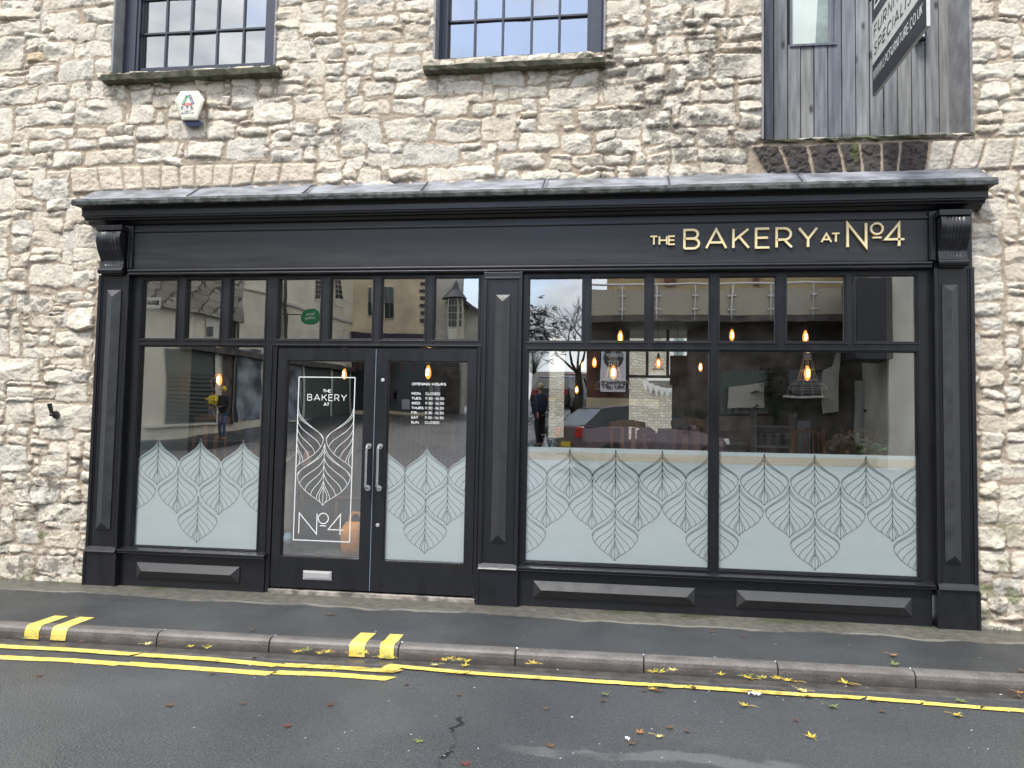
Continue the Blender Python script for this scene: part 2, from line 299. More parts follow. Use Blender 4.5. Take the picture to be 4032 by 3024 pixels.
def stone_wall():
    X0, X1, Z0, Z1, ST = -9.0, 5.6, -0.25, 6.3, .0078
    nx, nz_ = int((X1 - X0) / ST) + 1, int((Z1 - Z0) / ST) + 1
    xs = X0 + np.arange(nx) * ST; zs = Z0 + np.arange(nz_) * ST
    X, Z = np.meshgrid(xs, zs)
    Xw = X + (fbm(X, Z, .11, 3, 4) - .5) * .05 + (fbm(X, Z, .03, 8, 3) - .5) * .026
    Zw = Z + (fbm(X, Z, .16, 5, 4) - .5) * .05 + (fbm(X, Z, .028, 9, 3) - .5) * .022 + (vnoise(X, Z, 1.3, 77) - .5) * .05
    # traced stones first (boxes read off the photograph), then greedy random coursing round them
    tr = {
    '1': [(20,50,235,135),(310,80,535,185),(555,55,765,160),(5,145,280,235),(360,165,625,270),(630,165,750,275),(-90,245,170,465),(185,255,330,300),(300,280,490,385),(495,275,745,385),(180,345,300,415),(200,430,375,555),(390,395,630,540),(640,385,740,480),(-60,570,250,690),(265,560,455,665),(470,540,690,650),(-80,490,180,565),(205,710,415,820),(430,735,495,810),(495,705,810,815),(840,690,1010,815),(570,655,770,720),(100,835,305,915),(310,835,500,910),(515,830,710,905),(-40,710,95,915),(905,820,1075,915),(1095,790,1340,915),(1350,815,1540,910),(890,925,1160,1030),(1230,915,1460,1030),(1475,910,1725,1040),(555,975,885,1070),(210,920,435,990),(450,910,645,970),(655,880,870,965),(355,995,545,1085),(-40,1010,250,1090),(315,1100,460,1165),(85,1100,305,1165),(220,1160,455,1285),(-60,1150,115,1360),(1000,620,1185,710),(1510,575,1670,710),(1350,630,1460,700),(1650,670,1905,820),(1915,670,2120,790),(1390,725,1625,800),(1570,840,1745,895),(1885,895,2170,970),(1760,985,1970,1060),(2060,1050,2230,1130),(1780,125,1960,200),(1950,140,2200,245),(1775,270,2030,400),(2060,290,2230,390),(1885,415,2110,515),(1800,560,1985,635),(1690,570,1770,645),(400,-20,630,65)],
    '2': [(30,105,225,185),(235,105,370,170),(415,150,570,255),(155,195,400,265),(10,205,150,280),(95,285,315,355),(340,265,580,345),(35,400,210,500),(325,365,525,455),(210,465,375,525),(135,535,340,625),(345,510,630,625),(130,650,325,745),(335,640,540,745),(545,620,815,750),(815,610,915,675),(0,770,265,935),(290,760,585,900),(610,765,905,905),(915,750,1125,930),(1150,785,1270,860),(1290,735,1510,820),(1350,570,1665,710),(1545,720,1970,850),(1080,555,1345,650),(740,520,905,610),(835,680,995,745),(1005,680,1175,745),(410,920,770,1065),(180,990,400,1080),(0,945,155,1025),(775,975,945,1045),(795,915,915,970),(1020,1000,1325,1095),(1165,860,1415,980),(1430,870,1620,1000),(1345,1030,1480,1115),(1490,1010,1710,1090),(1715,1010,1880,1080),(315,1080,550,1165),(560,1070,1000,1165),(1175,1105,1420,1185),(1645,925,1765,990),(1770,920,1940,1000),(1985,735,2150,835),(1865,430,2085,540),(2110,430,2230,540),(2050,255,2240,370),(1700,0,1925,105),(1705,185,1970,275),(1760,285,2030,385),(1700,565,1890,680),(1990,170,2130,245),(1710,125,1810,175),(360,0,570,80),(125,25,330,95)],
    '3': [(75,0,270,120),(295,-20,525,110),(165,125,360,185),(0,180,135,240),(295,180,520,265),(50,275,215,355),(235,280,515,350),(190,365,510,530),(0,430,165,535),(120,585,330,680),(350,570,515,670),(0,690,360,835),(370,735,515,835),(100,850,290,975),(330,855,510,930),(1830,30,2010,140),(2040,30,2300,120),(1865,150,2160,265),(1850,280,2045,400),(1860,420,2130,530),(1925,555,2110,650),(2055,670,2300,740),(1820,565,1880,630),(2035,800,2300,870),(1960,1120,2150,1265),(1895,1310,2080,1440),(2180,150,2300,250),(2120,290,2300,390)],
    '4': [(-60,0,70,155),(70,70,200,150),(205,45,490,195),(475,90,600,190),(0,170,195,235),(120,245,345,350),(365,215,560,290),(-60,240,100,310),(455,330,620,465),(215,375,425,450),(370,490,610,580),(270,510,350,580),(-70,470,65,650),(70,550,145,650),(155,600,370,655),(-60,670,275,805),(345,665,555,710),(300,740,490,820),(215,860,375,925),(375,820,590,935),(50,960,235,1080),(245,960,600,1100),(130,1110,215,1160),(275,1110,495,1185),(-60,1230,190,1340),(200,1235,320,1285),(275,1335,450,1425),(400,1500,540,1600),(340,1450,515,1490),(215,1500,390,1600)],
    '8': [(250,470,540,570),(110,640,270,720),(290,640,530,740),(10,800,240,940),(0,640,100,720),(250,800,500,900)],
    'b': [(2070,100,2330,200),(2040,390,2300,480),(2010,490,2260,640),(1980,1060,2170,1180),(2090,1190,2330,1310),(1885,220,2040,340),(1870,360,2000,480),(1870,500,2000,640),(1880,860,2100,1000),(2120,860,2330,1040),(1880,680,2060,840),(2080,680,2330,830)]}
    quads = []   # (pts 4x(x,z) ccw from bottom-left, type)
    CS = .015; gx, gz = int((X1 - X0) / CS) + 1, int((Z1 - Z0) / CS) + 1; occ = np.zeros((gz, gx), bool)
    rg = random.Random(11)
    def mark(x0, x1, z0, z1): occ[max(0, int((z0 - Z0) / CS)):max(0, int(math.ceil((z1 - Z0) / CS))), max(0, int((x0 - X0) / CS)):max(0, int(math.ceil((x1 - X0) / CS)))] = True
    def vouss(k, xsp, yt, yb, ty):
        for i in range(len(xsp) - 1):
            (tl, bl), (tr_, br) = xsp[i], xsp[i + 1]
            t = lambda v, x: v[0] + (v[1] - v[0]) * (x - xsp[0][0]) / (xsp[-1][0] - xsp[0][0])
            pts = [W(*P(k, bl, t(yb, bl))), W(*P(k, br, t(yb, br))), W(*P(k, tr_, t(yt, tr_))), W(*P(k, tl, t(yt, tl)))]
            q = [(p.x, p.z) for p in pts]; quads.append((q, ty[i] if isinstance(ty, list) else ty, 1))
            zz = [p[1] for p in q]; xx = [p[0] for p in q]; mark(min(xx), max(xx), min(zz), max(zz))
    vouss('1', [(465,480),(640,670),(800,820),(930,945),(1055,1055),(1170,1175),(1275,1275),(1400,1385),(1520,1500),(1665,1640),(1835,1815),(2050,2050)], (1090, 1060), (1260, 1190), 'v')
    vouss('3', [(430,560),(620,700),(800,845),(1003,1050),(1140,1160),(1280,1280),(1405,1385),(1600,1565),(1780,1715),(1960,1895),(2150,2110),(2300,2290)], (950, 895), (1170, 1100), ['d','d','d','d','d','d','d','l','l','l','l'])
    for k, L in tr.items():
        for (x0, y0, x1, y1) in L:
            a, b = W(*P(k, x0, y1)), W(*P(k, x1, y0))
            j = lambda s: (rg.random() - .5) * s
            hh = b.z - a.z; zm = (a.z + b.z) / 2
            g_ = .010; q = [(a.x + j(.03) - g_, a.z + j(.025) - g_), (b.x + j(.04) + g_, a.z + j(.025) - g_), (b.x + j(.04) + g_, b.z + j(.025) + g_), (a.x + j(.04) - g_, b.z + j(.025) + g_)]
            quads.append((q, 's', 1)); mark(a.x + .004, b.x - .004, a.z + .004, b.z - .004)
    for iz in range(gz):
        ix = 0
        while ix < gx:
            if occ[iz, ix]: ix += 1; continue
            wmax = 1
            while ix + wmax < gx and wmax < 30 and not occ[iz, ix + wmax]: wmax += 1
            wc = rg.choice([8, 12, 14, 17, 19, 22, 26, 29]); hc = rg.choice([4, 6, 7, 8, 9, 10, 12, 15]); hc = min(hc, max(4, int(wc * .7)))
            wc = min(wc, wmax)
            if wmax - wc < 6: wc = wmax
            h = 1
            while h < hc and iz + h < gz and not occ[iz + h, ix:ix + wc].any(): h += 1
            occ[iz:iz + h, ix:ix + wc] = True
            x0 = X0 + ix * CS; z0 = Z0 + iz * CS; x1 = x0 + wc * CS; z1 = z0 + h * CS
            if wc >= 2 and h >= 2:
                j = lambda s: (rg.random() - .5) * s * min(1, h * CS / .07)
                x0 -= .004; z0 -= .004; x1 += .004; z1 += .004
                ro = j(.12) * (x1 - x0); quads.append(([(x0 + j(.05), z0 + j(.03) - ro), (x1 + j(.05), z0 + j(.03) + ro), (x1 + j(.05), z1 + j(.03) + ro), (x0 + j(.05), z1 + j(.03) - ro)], 's', 0))
            ix += wc
    D = np.full(X.shape, -.05, np.float32); ID = np.full(X.shape, -1, int)
    for n, (q, ty, pr) in enumerate(quads):
        xx = [p[0] for p in q]; zz = [p[1] for p in q]; mgn = .06
        i0, i1 = max(0, int((min(xx) - mgn - X0) / ST)), min(nx, int((max(xx) + mgn - X0) / ST)); k0, k1 = max(0, int((min(zz) - mgn - Z0) / ST)), min(nz_, int((max(zz) + mgn - Z0) / ST))
        if i1 <= i0 or k1 <= k0: continue
        xs_, zs_ = Xw[k0:k1, i0:i1], Zw[k0:k1, i0:i1]; d = np.full(xs_.shape, 9., np.float32)
        if ty != 's': xs_ = xs_ * .35 + X[k0:k1, i0:i1] * .65; zs_ = zs_ * .35 + Z[k0:k1, i0:i1] * .65
        ds = []
        for e in range(4):
            (ax, az_), (bx, bz) = q[e], q[(e + 1) % 4]; L = math.hypot(bx - ax, bz - az_) + 1e-6
            ds.append(((bx - ax) * (zs_ - az_) - (bz - az_) * (xs_ - ax)) / L)
        ds = np.stack(ds); kk = .012 if ty == 's' else .006
        d = -kk * np.log(np.exp(-np.clip(ds, -.3, .3) / kk).sum(0))      # rounded corners
        sub = D[k0:k1, i0:i1]; msk = d > sub; sub[msk] = d[msk]; ID[k0:k1, i0:i1][msk] = n
    jw = .003 + .013 * fbm(X, Z, .22, 40, 3)           # joint half-width varies
    e = D - jw
    n_ = len(quads); rs = np.random.default_rng(5)
    th = (.012 + .022 * rs.random(n_)).astype(np.float32); G1 = [((rs.random(n_) - .5) * .44, (rs.random(n_) - .5) * .70, .002 + .008 * rs.random(n_), (rs.random(n_) - .5) * .16) for _ in range(5)]
    cx = np.array([sum(p[0] for p in q[0]) / 4 for q in quads]); cz = np.array([sum(p[1] for p in q[0]) / 4 for q in quads])
    ty = np.array([{'s': 0, 'v': 1, 'd': 2, 'l': 3}[q[1]] for q in quads])
    idc = np.where(ID < 0, 0, ID); T = ty[idc]
    th_ = np.where(T > 0, .022, th[idc])
    prof = 1 - np.exp(-np.clip(e, 0, 1) / .0045)
    rg1 = 1 - np.abs(2 * fbm(X + idc * .37, Z, .09, 60, 4, .6) - 1) * 1.6          # ridged creases broken per stone
    rg2 = np.abs(2 * fbm(X * .6 + idc * .11, Z * 1.3, .035, 70, 3) - 1)
    fac = np.full(X.shape, 9., np.float32); Xj = X + (fbm(X, Z, .05, 210, 3) - .5) * .03; Zj = Z + (fbm(X, Z, .05, 220, 3) - .5) * .03
    for gx1, gz1, o1, c1_ in G1: fac = np.minimum(fac, (Xj - cx[idc] - c1_[idc]) * gx1[idc] + (Zj - cz[idc] - c1_[idc] * .4) * gz1[idc] + o1[idc])
    face = th_ + np.where(T == 0, np.maximum(fac, -.022), 0) + (rg1 - .5) * .009 - rg2 * .006
    face = np.where(T == 2, .022 - .016 * (fbm(X, Z, .03, 90, 3) > .52) * fbm(X, Z, .02, 95, 2) + .004 * rg1, face)
    mort = .006 + (fbm(X, Z, .12, 30, 4) - .55) * .012 + (fbm(X, Z, .02, 33, 2) - .5) * .006
    H = np.where((e > 0) & (ID >= 0), mort * (1 - prof) + np.maximum(face, mort + .004) * prof, mort - .006 * np.clip(-e / .02, 0, 1) + np.clip(.012 * (vnoise(X, Z, .4, 31) - .5), -.01, .01))
    stone = np.clip(e / .004, 0, 1) * (ID >= 0)
    # ---- colours
    base = rs.random(n_); hue = rs.random(n_)
    c1 = np.array([.77, .70, .585]); c2 = np.array([.68, .60, .485]); c3 = np.array([.66, .61, .53]); c4 = np.array([.60, .49, .33])
    sc = np.empty((n_, 3))
    for i in range(n_):
        a = base[i]; c = c1 * (1 - .12 * hue[i]) if a < .62 else (c2 if a < .88 else (c3 if a < .994 else c4)); sc[i] = c
    sc[ty == 1] = [.68, .58, .47]; sc[ty == 2] = [.075, .062, .060]; sc[ty == 3] = [.62, .56, .47]
    C = sc[idc]
    f1 = fbm(X, Z, .08, 120, 5, .6); f2 = fbm(X, Z, .015, 130, 3)
    C = C * (0.74 + .44 * f1 + .22 * (f2 - .5))[..., None]
    C = C * (1 - .22 * np.clip((rg2 - .30) * 3, 0, 1))[..., None]
    C = C * (1 - .30 * np.clip((vnoise(X, Z, .35, 230) - .35) * 2, 0, 1) * np.clip(1 - np.abs(fbm(X, Z * 1.5, .07, 240, 4) - .5) / .035, 0, 1))[..., None]
    C = C * (1 + .10 * np.exp(-np.clip(e, 0, 1) / .006))[..., None]                              # stone colour slightly lighter towards each edge
    mc = np.array([.42, .345, .265]) * (0.78 + .4 * fbm(X, Z, .3, 140, 4))[..., None] * (0.9 + .2 * f2)[..., None]
    lo = np.clip((.95 - Z) / .8, 0, 1)
    mc = mc * (1 - lo[..., None] * .0) + np.array([.05, .045, .05]) * lo[..., None] * .5
    C = C * stone[..., None] + mc * (1 - stone[..., None])
    # lichen and soot stains with shapes of their own
    g = lambda x, z, sx, sz: np.exp(-((X - x) / sx) ** 2 - ((Z - z) / sz) ** 2)
    sm = .72 * g(.25, 4.55, .5, .55) + .6 * g(.0, 4.2, .35, .25) + .5 * g(.75, 4.9, .5, .5) + .6 * g(.7, 3.95, .5, .25) + .55 * g(-2.7, 4.1, .6, .25) + .9 * g(-.1, 4.75, .2, .16) + .9 * g(-4.9, 4.72, .25, .12) \
       + .7 * g(-5.6, 2.5, .5, .3) + .9 * g(-5.3, .85, .5, .2) + .7 * g(-5.6, .55, .6, .18) + .75 * g(3.2, .2, .8, .16) + .95 * g(-5.6, .08, .9, .17) + .5 * g(2.95, 4.1, .1, .3) + .4 * g(-1.7, 4.9, .15, .2) + .5 * g(-4.1, 4.72, .8, .08) + .5 * g(-.9, 4.66, .8, .07) + .6 * g(.9, 3.8, .6, .2)
    lich = np.clip((fbm(X, Z * 1.4, .09, 150, 6, .72) - .53) * 11 + (sm - .55) * 2.0, 0, 1) * np.clip(sm * 2, 0, 1)
    lich = np.maximum(lich, .6 * np.clip((fbm(X, Z * 1.3, .14, 160, 6, .75) - .635) * 14, 0, 1))
    lich = lich * .68 * np.where(T == 2, .5, 1)
    C = C * (1 - lich[..., None]) + np.array([.075, .068, .058]) * lich[..., None]
    ms = np.clip((fbm(X, Z, .12, 170, 4) - .5) * 6, 0, 1) * np.clip(1.6 * g(2.95, .5, .4, .25) + g(-5.6, .45, .6, .12) + .9 * g(3.3, .12, .8, .12) + .9 * g(-5.5, .0, .8, .08), 0, 1)
    # moss at the loading sill and running down two joints
    for xj in (1.905, 1.72, 2.08): ms = np.maximum(ms, g(xj, 3.83 if xj > 1.9 and xj < 2 else 3.92, .018, .10 if xj > 1.9 and xj < 2 else .03) * 1.2)
    ms = np.maximum(ms, np.clip(1.3 * g(1.9, 3.945, .5, .022), 0, 1) * (fbm(X, Z, .08, 180, 3) > .45)); ms = np.clip(ms, 0, 1) * .8
    C = C * (1 - ms[..., None]) + np.array([.085, .12, .02]) * ms[..., None]
    C = np.clip(C, .01, .85)
    Y = -.02 - H
    V = np.stack([X, Y, Z], -1).reshape(-1, 3).astype(np.float32)
    ii = np.arange(nx * nz_).reshape(nz_, nx); a, b, c, d = ii[:-1, :-1], ii[:-1, 1:], ii[1:, 1:], ii[1:, :-1]
    cxx, czz = X[:-1, :-1] + ST / 2, Z[:-1, :-1] + ST / 2
    hole = ((cxx > -4.74) & (cxx < 2.68) & (czz < 3.45)) | ((cxx > -4.815) & (cxx < -3.195) & (czz > 4.80)) | ((cxx > -1.672) & (cxx < -.165) & (czz > 4.78)) | ((cxx > 1.178) & (cxx < 2.80) & (czz > 3.955))
    F = np.stack([a, b, c, d], -1)[~hole]
    used = np.zeros(len(V), bool); used[F.ravel()] = True; remap = np.cumsum(used) - 1; V = V[used]; F = remap[F]; Cc = C.reshape(-1, 3)[used]
    me = bpy.data.meshes.new('stone_wall'); me.vertices.add(len(V)); me.vertices.foreach_set('co', V.ravel()); nf = len(F)
    me.loops.add(nf * 4); me.loops.foreach_set('vertex_index', F.ravel().astype(np.int32)); me.polygons.add(nf)
    me.polygons.foreach_set('loop_start', np.arange(nf, dtype=np.int32) * 4); me.polygons.foreach_set('loop_total', np.full(nf, 4, np.int32)); me.polygons.foreach_set('use_smooth', np.ones(nf, bool))
    me.update(calc_edges=True)
    ca = me.color_attributes.new('Col', 'FLOAT_COLOR', 'POINT'); ca.data.foreach_set('color', np.concatenate([Cc, np.ones((len(Cc), 1))], 1).astype(np.float32).ravel())
    M = bpy.data.materials.new('limestone_rubble'); M.use_nodes = True; t = M.node_tree; bs = t.nodes['Principled BSDF']; bs.inputs['Roughness'].default_value = .85; bs.inputs['Specular IOR Level'].default_value = .3
    at = t.nodes.new('ShaderNodeVertexColor'); at.layer_name = 'Col'; tcn = t.nodes.new('ShaderNodeTexCoord')
    n1 = t.nodes.new('ShaderNodeTexNoise'); n1.inputs['Scale'].default_value = 55; n1.inputs['Detail'].default_value = 8; n1.inputs['Roughness'].default_value = .7; t.links.new(tcn.outputs['Object'], n1.inputs[0])
    mr = t.nodes.new('ShaderNodeMapRange'); mr.inputs['From Min'].default_value = .3; mr.inputs['From Max'].default_value = .7; mr.inputs['To Min'].default_value = .80; mr.inputs['To Max'].default_value = 1.14; t.links.new(n1.outputs[0], mr.inputs[0])
    vm = t.nodes.new('ShaderNodeVectorMath'); vm.operation = 'SCALE'; t.links.new(at.outputs[0], vm.inputs[0]); t.links.new(mr.outputs[0], vm.inputs['Scale']); t.links.new(vm.outputs[0], bs.inputs['Base Color'])
    bp = t.nodes.new('ShaderNodeBump'); bp.inputs['Distance'].default_value = .006; bp.inputs['Strength'].default_value = .9; t.links.new(n1.outputs[0], bp.inputs['Height']); t.links.new(bp.outputs[0], bs.inputs['Normal'])
    me.materials.append(M); o = bpy.data.objects.new('stone_wall', me); COL.objects.link(o)
    return tag(o, 'pale limestone rubble wall with tan mortar around and above the black shopfront', 'wall')
WALL = stone_wall()
# plastered reveals of the three upper openings
def reveal(x0, x1, z0, z1, dep):
    b = MB(); b.box(x0 - .018, x0, -.045, dep, z0, z1); b.box(x1, x1 + .018, -.045, dep, z0, z1); return b
reveal(-4.813, -3.197, 4.80, 6.3, .30).build('window_reveal', PLASTER, WALL)
reveal(-1.668, -.168, 4.79, 6.3, .30).build('window_reveal', PLASTER, WALL)
reveal(1.18, 2.80, 3.955, 6.3, .42).build('loading_door_reveal', PLASTER, WALL)

# ------------------------------------------------------------------ shopfront
def Q(k, x, y, Y=0.0): return W(*P(k, x, y), Y)
SF = thing('shopfront', 'black painted timber shopfront with gold lettering, double doors and frosted windows', 'shopfront', (-1.0, 0, 0))
GR = -.06
# cornice
cor = MB()
zc = lambda y0, Y: Q('1', 900, y0, Y).z
zb = zc(1470, -.09); zf = zc(1424, -.165)
cor.prism([(-.0, zf - .03), (-.075, zf - .03), (-.10, zf - .022), (-.125, zf), (-.165, zf), (-.172, zf + .008), (-.165, zf + .016), (-.175, zf + .018), (-.185, zf + .026), (-.182, zf + .036), (0, zf + .036)], -4.93, 2.845)
z1 = zf + .0365
cor.prism([(0, z1), (-.188, z1), (-.19, z1 + .004), (-.19, zc(1358, -.19)), (-.20, zc(1352, -.2)), (-.196, zc(1346, -.2)), (-.215, zc(1340, -.2)), (-.245, zc(1326, -.25)), (-.25, zc(1288, -.26)), (-.03, zc(1288, -.26) + .10), (0, zc(1288, -.26) + .10)], -4.945, 2.86)
cor.build('cornice', PAINT, SF, bevel=.002)
# lead flashing in separate lapped sheets
lx = [Q('1', 575, 1250, -.12).x, Q('1', 1275, 1250, -.15).x, Q('1', 2015, 1250, -.15).x, Q('2', 560, 1250, -.15).x, Q('2', 1335, 1250, -.15).x, Q('2', 2145, 1250, -.15).x, Q('3', 780, 1150, -.15).x, Q('3', 1955, 1150, -.12).x]
rgl = random.Random(3)
for i in range(len(lx) - 1):
    b = MB(); o_ = .003 * (i % 2); a, c = lx[i] - (.03 if i else 0), lx[i + 1]
    n = 14; rows = []
    for k, (y, z) in enumerate([(-.022, 3.668), (-.034, 3.656), (-.09, 3.622), (-.15, 3.580), (-.21, 3.540), (-.262, 3.508)]):
        rows.append([(a + (c - a) * q / n, y - o_, z + o_ + (rgl.random() - .5) * .006 - (.012 if k == 0 else 0) * math.sin(q * 1.7 + i)) for q in range(n + 1)])
    b.loft(rows, cap=False, closed=False)
    lp = None
    o = b.build('lead_sheet', LEAD, SF, smooth=True)
    md = o.modifiers.new('th', 'SOLIDIFY'); md.thickness = .003
    if i: q = MB(); q.tube([(a, -.04, 3.660), (a, -.09, 3.630), (a, -.15, 3.590), (a, -.21, 3.550), (a, -.258, 3.520)], .006, 6); q.build('lead_lap', LEADD, SF)
ed = MB(); n = 90; rows = []
for (y, z) in ((-.255, 3.512), (-.272, 3.508), (-.276, 3.485), (-.270, 3.457), (-.258, 3.452)):
    rows.append([(-4.99 + 7.885 * q / n, y - rgl.random() * .003, z + (rgl.random() - .5) * (.007 if z < 3.49 else .003)) for q in range(n + 1)])
ed.loft(rows, cap=False, closed=False); ed.box(-4.989, -4.984, -.27, -.02, 3.46, 3.505); ed.box(2.888, 2.893, -.27, -.02, 3.46, 3.505)
o = ed.build('lead_drip_edge', LEADD, SF, smooth=False)
for k, x, y in (('1', 1645, 1275), ('2', 1022, 1245), ('3', 558, 1195)):
    p = Q(k, x, y, -.2); b = MB(); b.lathe([(.001, -.012), (.022, -.012), (.02, .008), (.008, .018), (.001, .02)], p, 12); b.build('lead_dot', mat('pale_lead', (.5, .55, .62), .4), SF, smooth=True)
# fascia
fa = MB(); fa.box(-4.50, 2.455, -.07, 0, 2.90, 3.33); fa.build('fascia_board', mat('fascia_paint', (.019, .020, .023), .42, noise=.3, nscale=4, bump=.0006, bscale=30, stretch=(.3, 3, 4), rnoise=.08, spec=.55), SF, bevel=.003)
fm = MB()
fm.prism([(0, 2.835), (-.085, 2.835), (-.098, 2.84), (-.10, 2.852), (-.094, 2.862), (-.10, 2.866), (-.108, 2.874), (-.106, 2.886), (-.096, 2.892), (-.072, 2.9), (0, 2.9)], -4.52, 2.475)
fm.prism([(-.0, 3.235), (-.073, 3.235), (-.082, 3.245), (-.082, 3.262), (0, 3.262)], -4.5, 2.455)
for x in (-4.535, 2.455):
    fm.box(x, x + .050, -.095, 0, 2.9, 3.30); fm.box(x + .008, x + .02, -.105, -.09, 2.9, 3.26)
fm.build('fascia_moulding', PAINT, SF, bevel=.002)
# brackets
def console(xc, wd):
    b = MB(); rings = []; n = 26; prof = []
    for i in range(29):
        t = i / 28; z = 3.235 - t * .34
        y = -.178 - .022 * math.sin(min(1, t / .45) * math.pi) if t < .45 else -.178 + .058 * smoothstep((t - .45) / .35)
        if t > .8: y = -.12 - .012 * (t - .8) / .2
        prof.append((y, z))
    for (y, z) in prof:
        row = []
        for q in range(n + 1):
            s_ = q / n; fl = 0
            if .2 < s_ < .8: fl = .006 * (0.5 - .5 * math.cos((s_ - .2) / .6 * 2 * math.pi * 5))
            row.append((xc - wd / 2 + wd * s_, y + fl * (1 if z > 2.93 else 0), z))
        rings.append([(xc - wd / 2, -.07, z)] + row + [(xc + wd / 2, -.07, z)])
    b.loft(rings)
    c = MB(); c.box(xc - wd / 2 - .012, xc + wd / 2 + .012, -.19, -.07, 3.238, 3.285)
    c.lathe([], (0, 0, 0)) if 0 else None
    pr_ = [(-.128 + .028 * math.cos(R(a)), 2.872 + .028 * math.sin(R(a))) for a in range(0, 360, 24)]
    c2 = MB(); c2.prism(pr_, xc - wd / 2 - .004, xc + wd / 2 + .004)
    c2.box(xc - wd / 2 + .01, xc + wd / 2 - .01, -.12, -.07, 2.835, 2.86)
    r = b.build('console_bracket', PAINTV, SF, smooth=False); c.build('bracket_block', PAINTV, r, bevel=.004); c2.build('bracket_roll', PAINTV, r, bevel=.003); return r
console(-4.665, .235); console(2.618, .215)
# pilasters
def pyramid_bar(x0, x1, z0, z1, y, h, horiz=False):
    b = MB(); xm = (x0 + x1) / 2; zm = (z0 + z1) / 2
    if horiz:
        e = (z1 - z0) / 2; A, B = (x0 + e, y - h, zm), (x1 - e, y - h, zm)
        b.quad((x0, y, z1), (x1, y, z1), B, A); b.quad((x0, y, z0), A, B, (x1, y, z0)); b.poly([(x0, y, z0), (x0, y, z1), A]); b.poly([(x1, y, z0), B, (x1, y, z1)])
    else:
        e = (x1 - x0) / 2 * 1.0; A, B = (xm, y - h, z0 + e), (xm, y - h, z1 - e)
        b.quad((x0, y, z0), A, B, (x0, y, z1)); b.quad((x1, y, z0), (x1, y, z1), B, A); b.poly([(x0, y, z0), (x1, y, z0), A]); b.poly([(x0, y, z1), B, (x1, y, z1)])
    b.box(x0, x1, y, y + .012, z0, z1)
    return b
def pilaster(x0, x1, bx0, bx1, bz0, bz1, ztop, sides):
    b = MB(); b.box(x0, x1, -.085, .02, .30, ztop)
    for s_ in sides:
        if s_ < 0: b.box(x0 - .012, x0 + .018, -.098, .0, .33, ztop); b.box(x0 + .024, x0 + .034, -.092, -.08, .34, ztop - .01)
        else: b.box(x1 - .018, x1 + .012, -.098, .0, .33, ztop); b.box(x1 - .034, x1 - .024, -.092, -.08, .34, ztop - .01)
    p = b.build('pilaster', PAINTV, SF, bevel=.002)
    pyramid_bar(bx0, bx1, bz0, bz1, -.096, .034).build('raised_panel', PANELP, p)
    c = MB(); c.box(x0 - .012, x1 + .012, -.105, .02, GR, .292)
    c.prism([(0, .292), (-.118, .292), (-.124, .300), (-.118, .309), (-.112, .312), (-.095, .345), (0, .345)], x0 - .008, x1 + .008)
    c.box(x0 - .020, x0 + .004, -.112, .0, GR, .290); c.box(x1 - .004, x1 + .020, -.112, .0, GR, .290)
    c.build('plinth', PAINTV, p, bevel=.002)
    return p
pilaster(-4.80, -4.515, -4.715, -4.577, .497, 2.70, 2.84, (-1, 1))
pm = pilaster(-1.158, -.845, -1.062, -.936, .524, 2.637, 2.836, (-1, 1))
mm_ = MB(); mm_.box(-1.16, -.843, -.103, -.08, 2.775, 2.79); mm_.box(-1.165, -.838, -.095, -.0, 2.79, 2.834); mm_.build('head_moulding', PAINT, pm, bevel=.002)
pilaster(2.50, 2.775, 2.545, 2.664, .505, 2.70, 2.84, (-1, 1))
for x0, x1, xs in ((-4.80, -4.515, -4.81), (2.50, 2.775, 2.785)):
    b = MB(); b.box(x0, x1, -.068, .02, 2.842, 3.30); b.box(min(xs, x0) , max(xs, x1) , -.066, .0, 2.842, 3.29); b.build('pilaster_head', PAINTV, SF)
# windows and top lights
FY = -.035
def beads(b, x0, x1, z0, z1, w_=.014, y=-.018):
    b.box(x0 - .002, x0 + w_ * .4, y, .01, z0, z1); b.box(x1 - w_ * .4, x1 + .002, y, .01, z0, z1); b.box(x0, x1, y - .001, .01, z0 - .002, z0 + w_ * .5); b.box(x0, x1, y - .001, .01, z1 - w_ * .4, z1 + .002)
    for (a, c, d, e) in ((x0 - .018, x0 - .010, z0 - .018, z1 + .018), (x1 + .010, x1 + .018, z0 - .018, z1 + .018)): b.box(a, c, FY - .007, FY + .004, d, e)
    b.box(x0 - .0179, x1 + .0179, FY - .0075, FY + .004, z1 + .010, z1 + .018); b.box(x0 - .0179, x1 + .0179, FY - .0075, FY + .004, z0 - .018, z0 - .010)
def glass(x0, x1, z0, z1, parent, y=0.0, m_=None, name='glass_pane'):
    b = MB(); b.quad((x0, y, z0), (x1, y, z0), (x1, y, z1), (x0, y, z1)); return b.build(name, m_ or GLASS, parent)
# left range
LT = [(-4.402, -4.063), (-3.96, -3.628), (-3.529, -3.193), (-3.065, -2.67), (-2.573, -2.185), (-2.099, -1.705), (-1.619, -1.225)]
fl = MB(); za, zb_ = 2.255, 2.806
fl.box(-4.52, -1.165, FY, .03, zb_, 2.90); xs = [-4.52] + [q for p in LT for q in p] + [-1.165]
for i in range(0, len(xs), 2): fl.box(xs[i], xs[i + 1], FY, .03, za, zb_)
fl.box(-4.52, -1.165, FY, .03, 2.187, za)
fl.box(-4.52, -4.398, FY, .03, .33, 2.187); fl.box(-3.193, -3.06, FY, .03, GR, 2.187); fl.box(-4.398, -3.193, FY, .03, .33, .353); fl.box(-1.222, -1.165, FY, .03, GR, 2.187)
fl.box(-3.112, -3.102, FY - .01, FY + .003, 0, 2.205); fl.box(-1.20, -1.19, FY - .01, FY + .003, 0, 2.205); fl.box(-3.102, -1.2, FY - .0105, FY + .003, 2.195, 2.205)
for p in LT: beads(fl, *p, za, zb_)
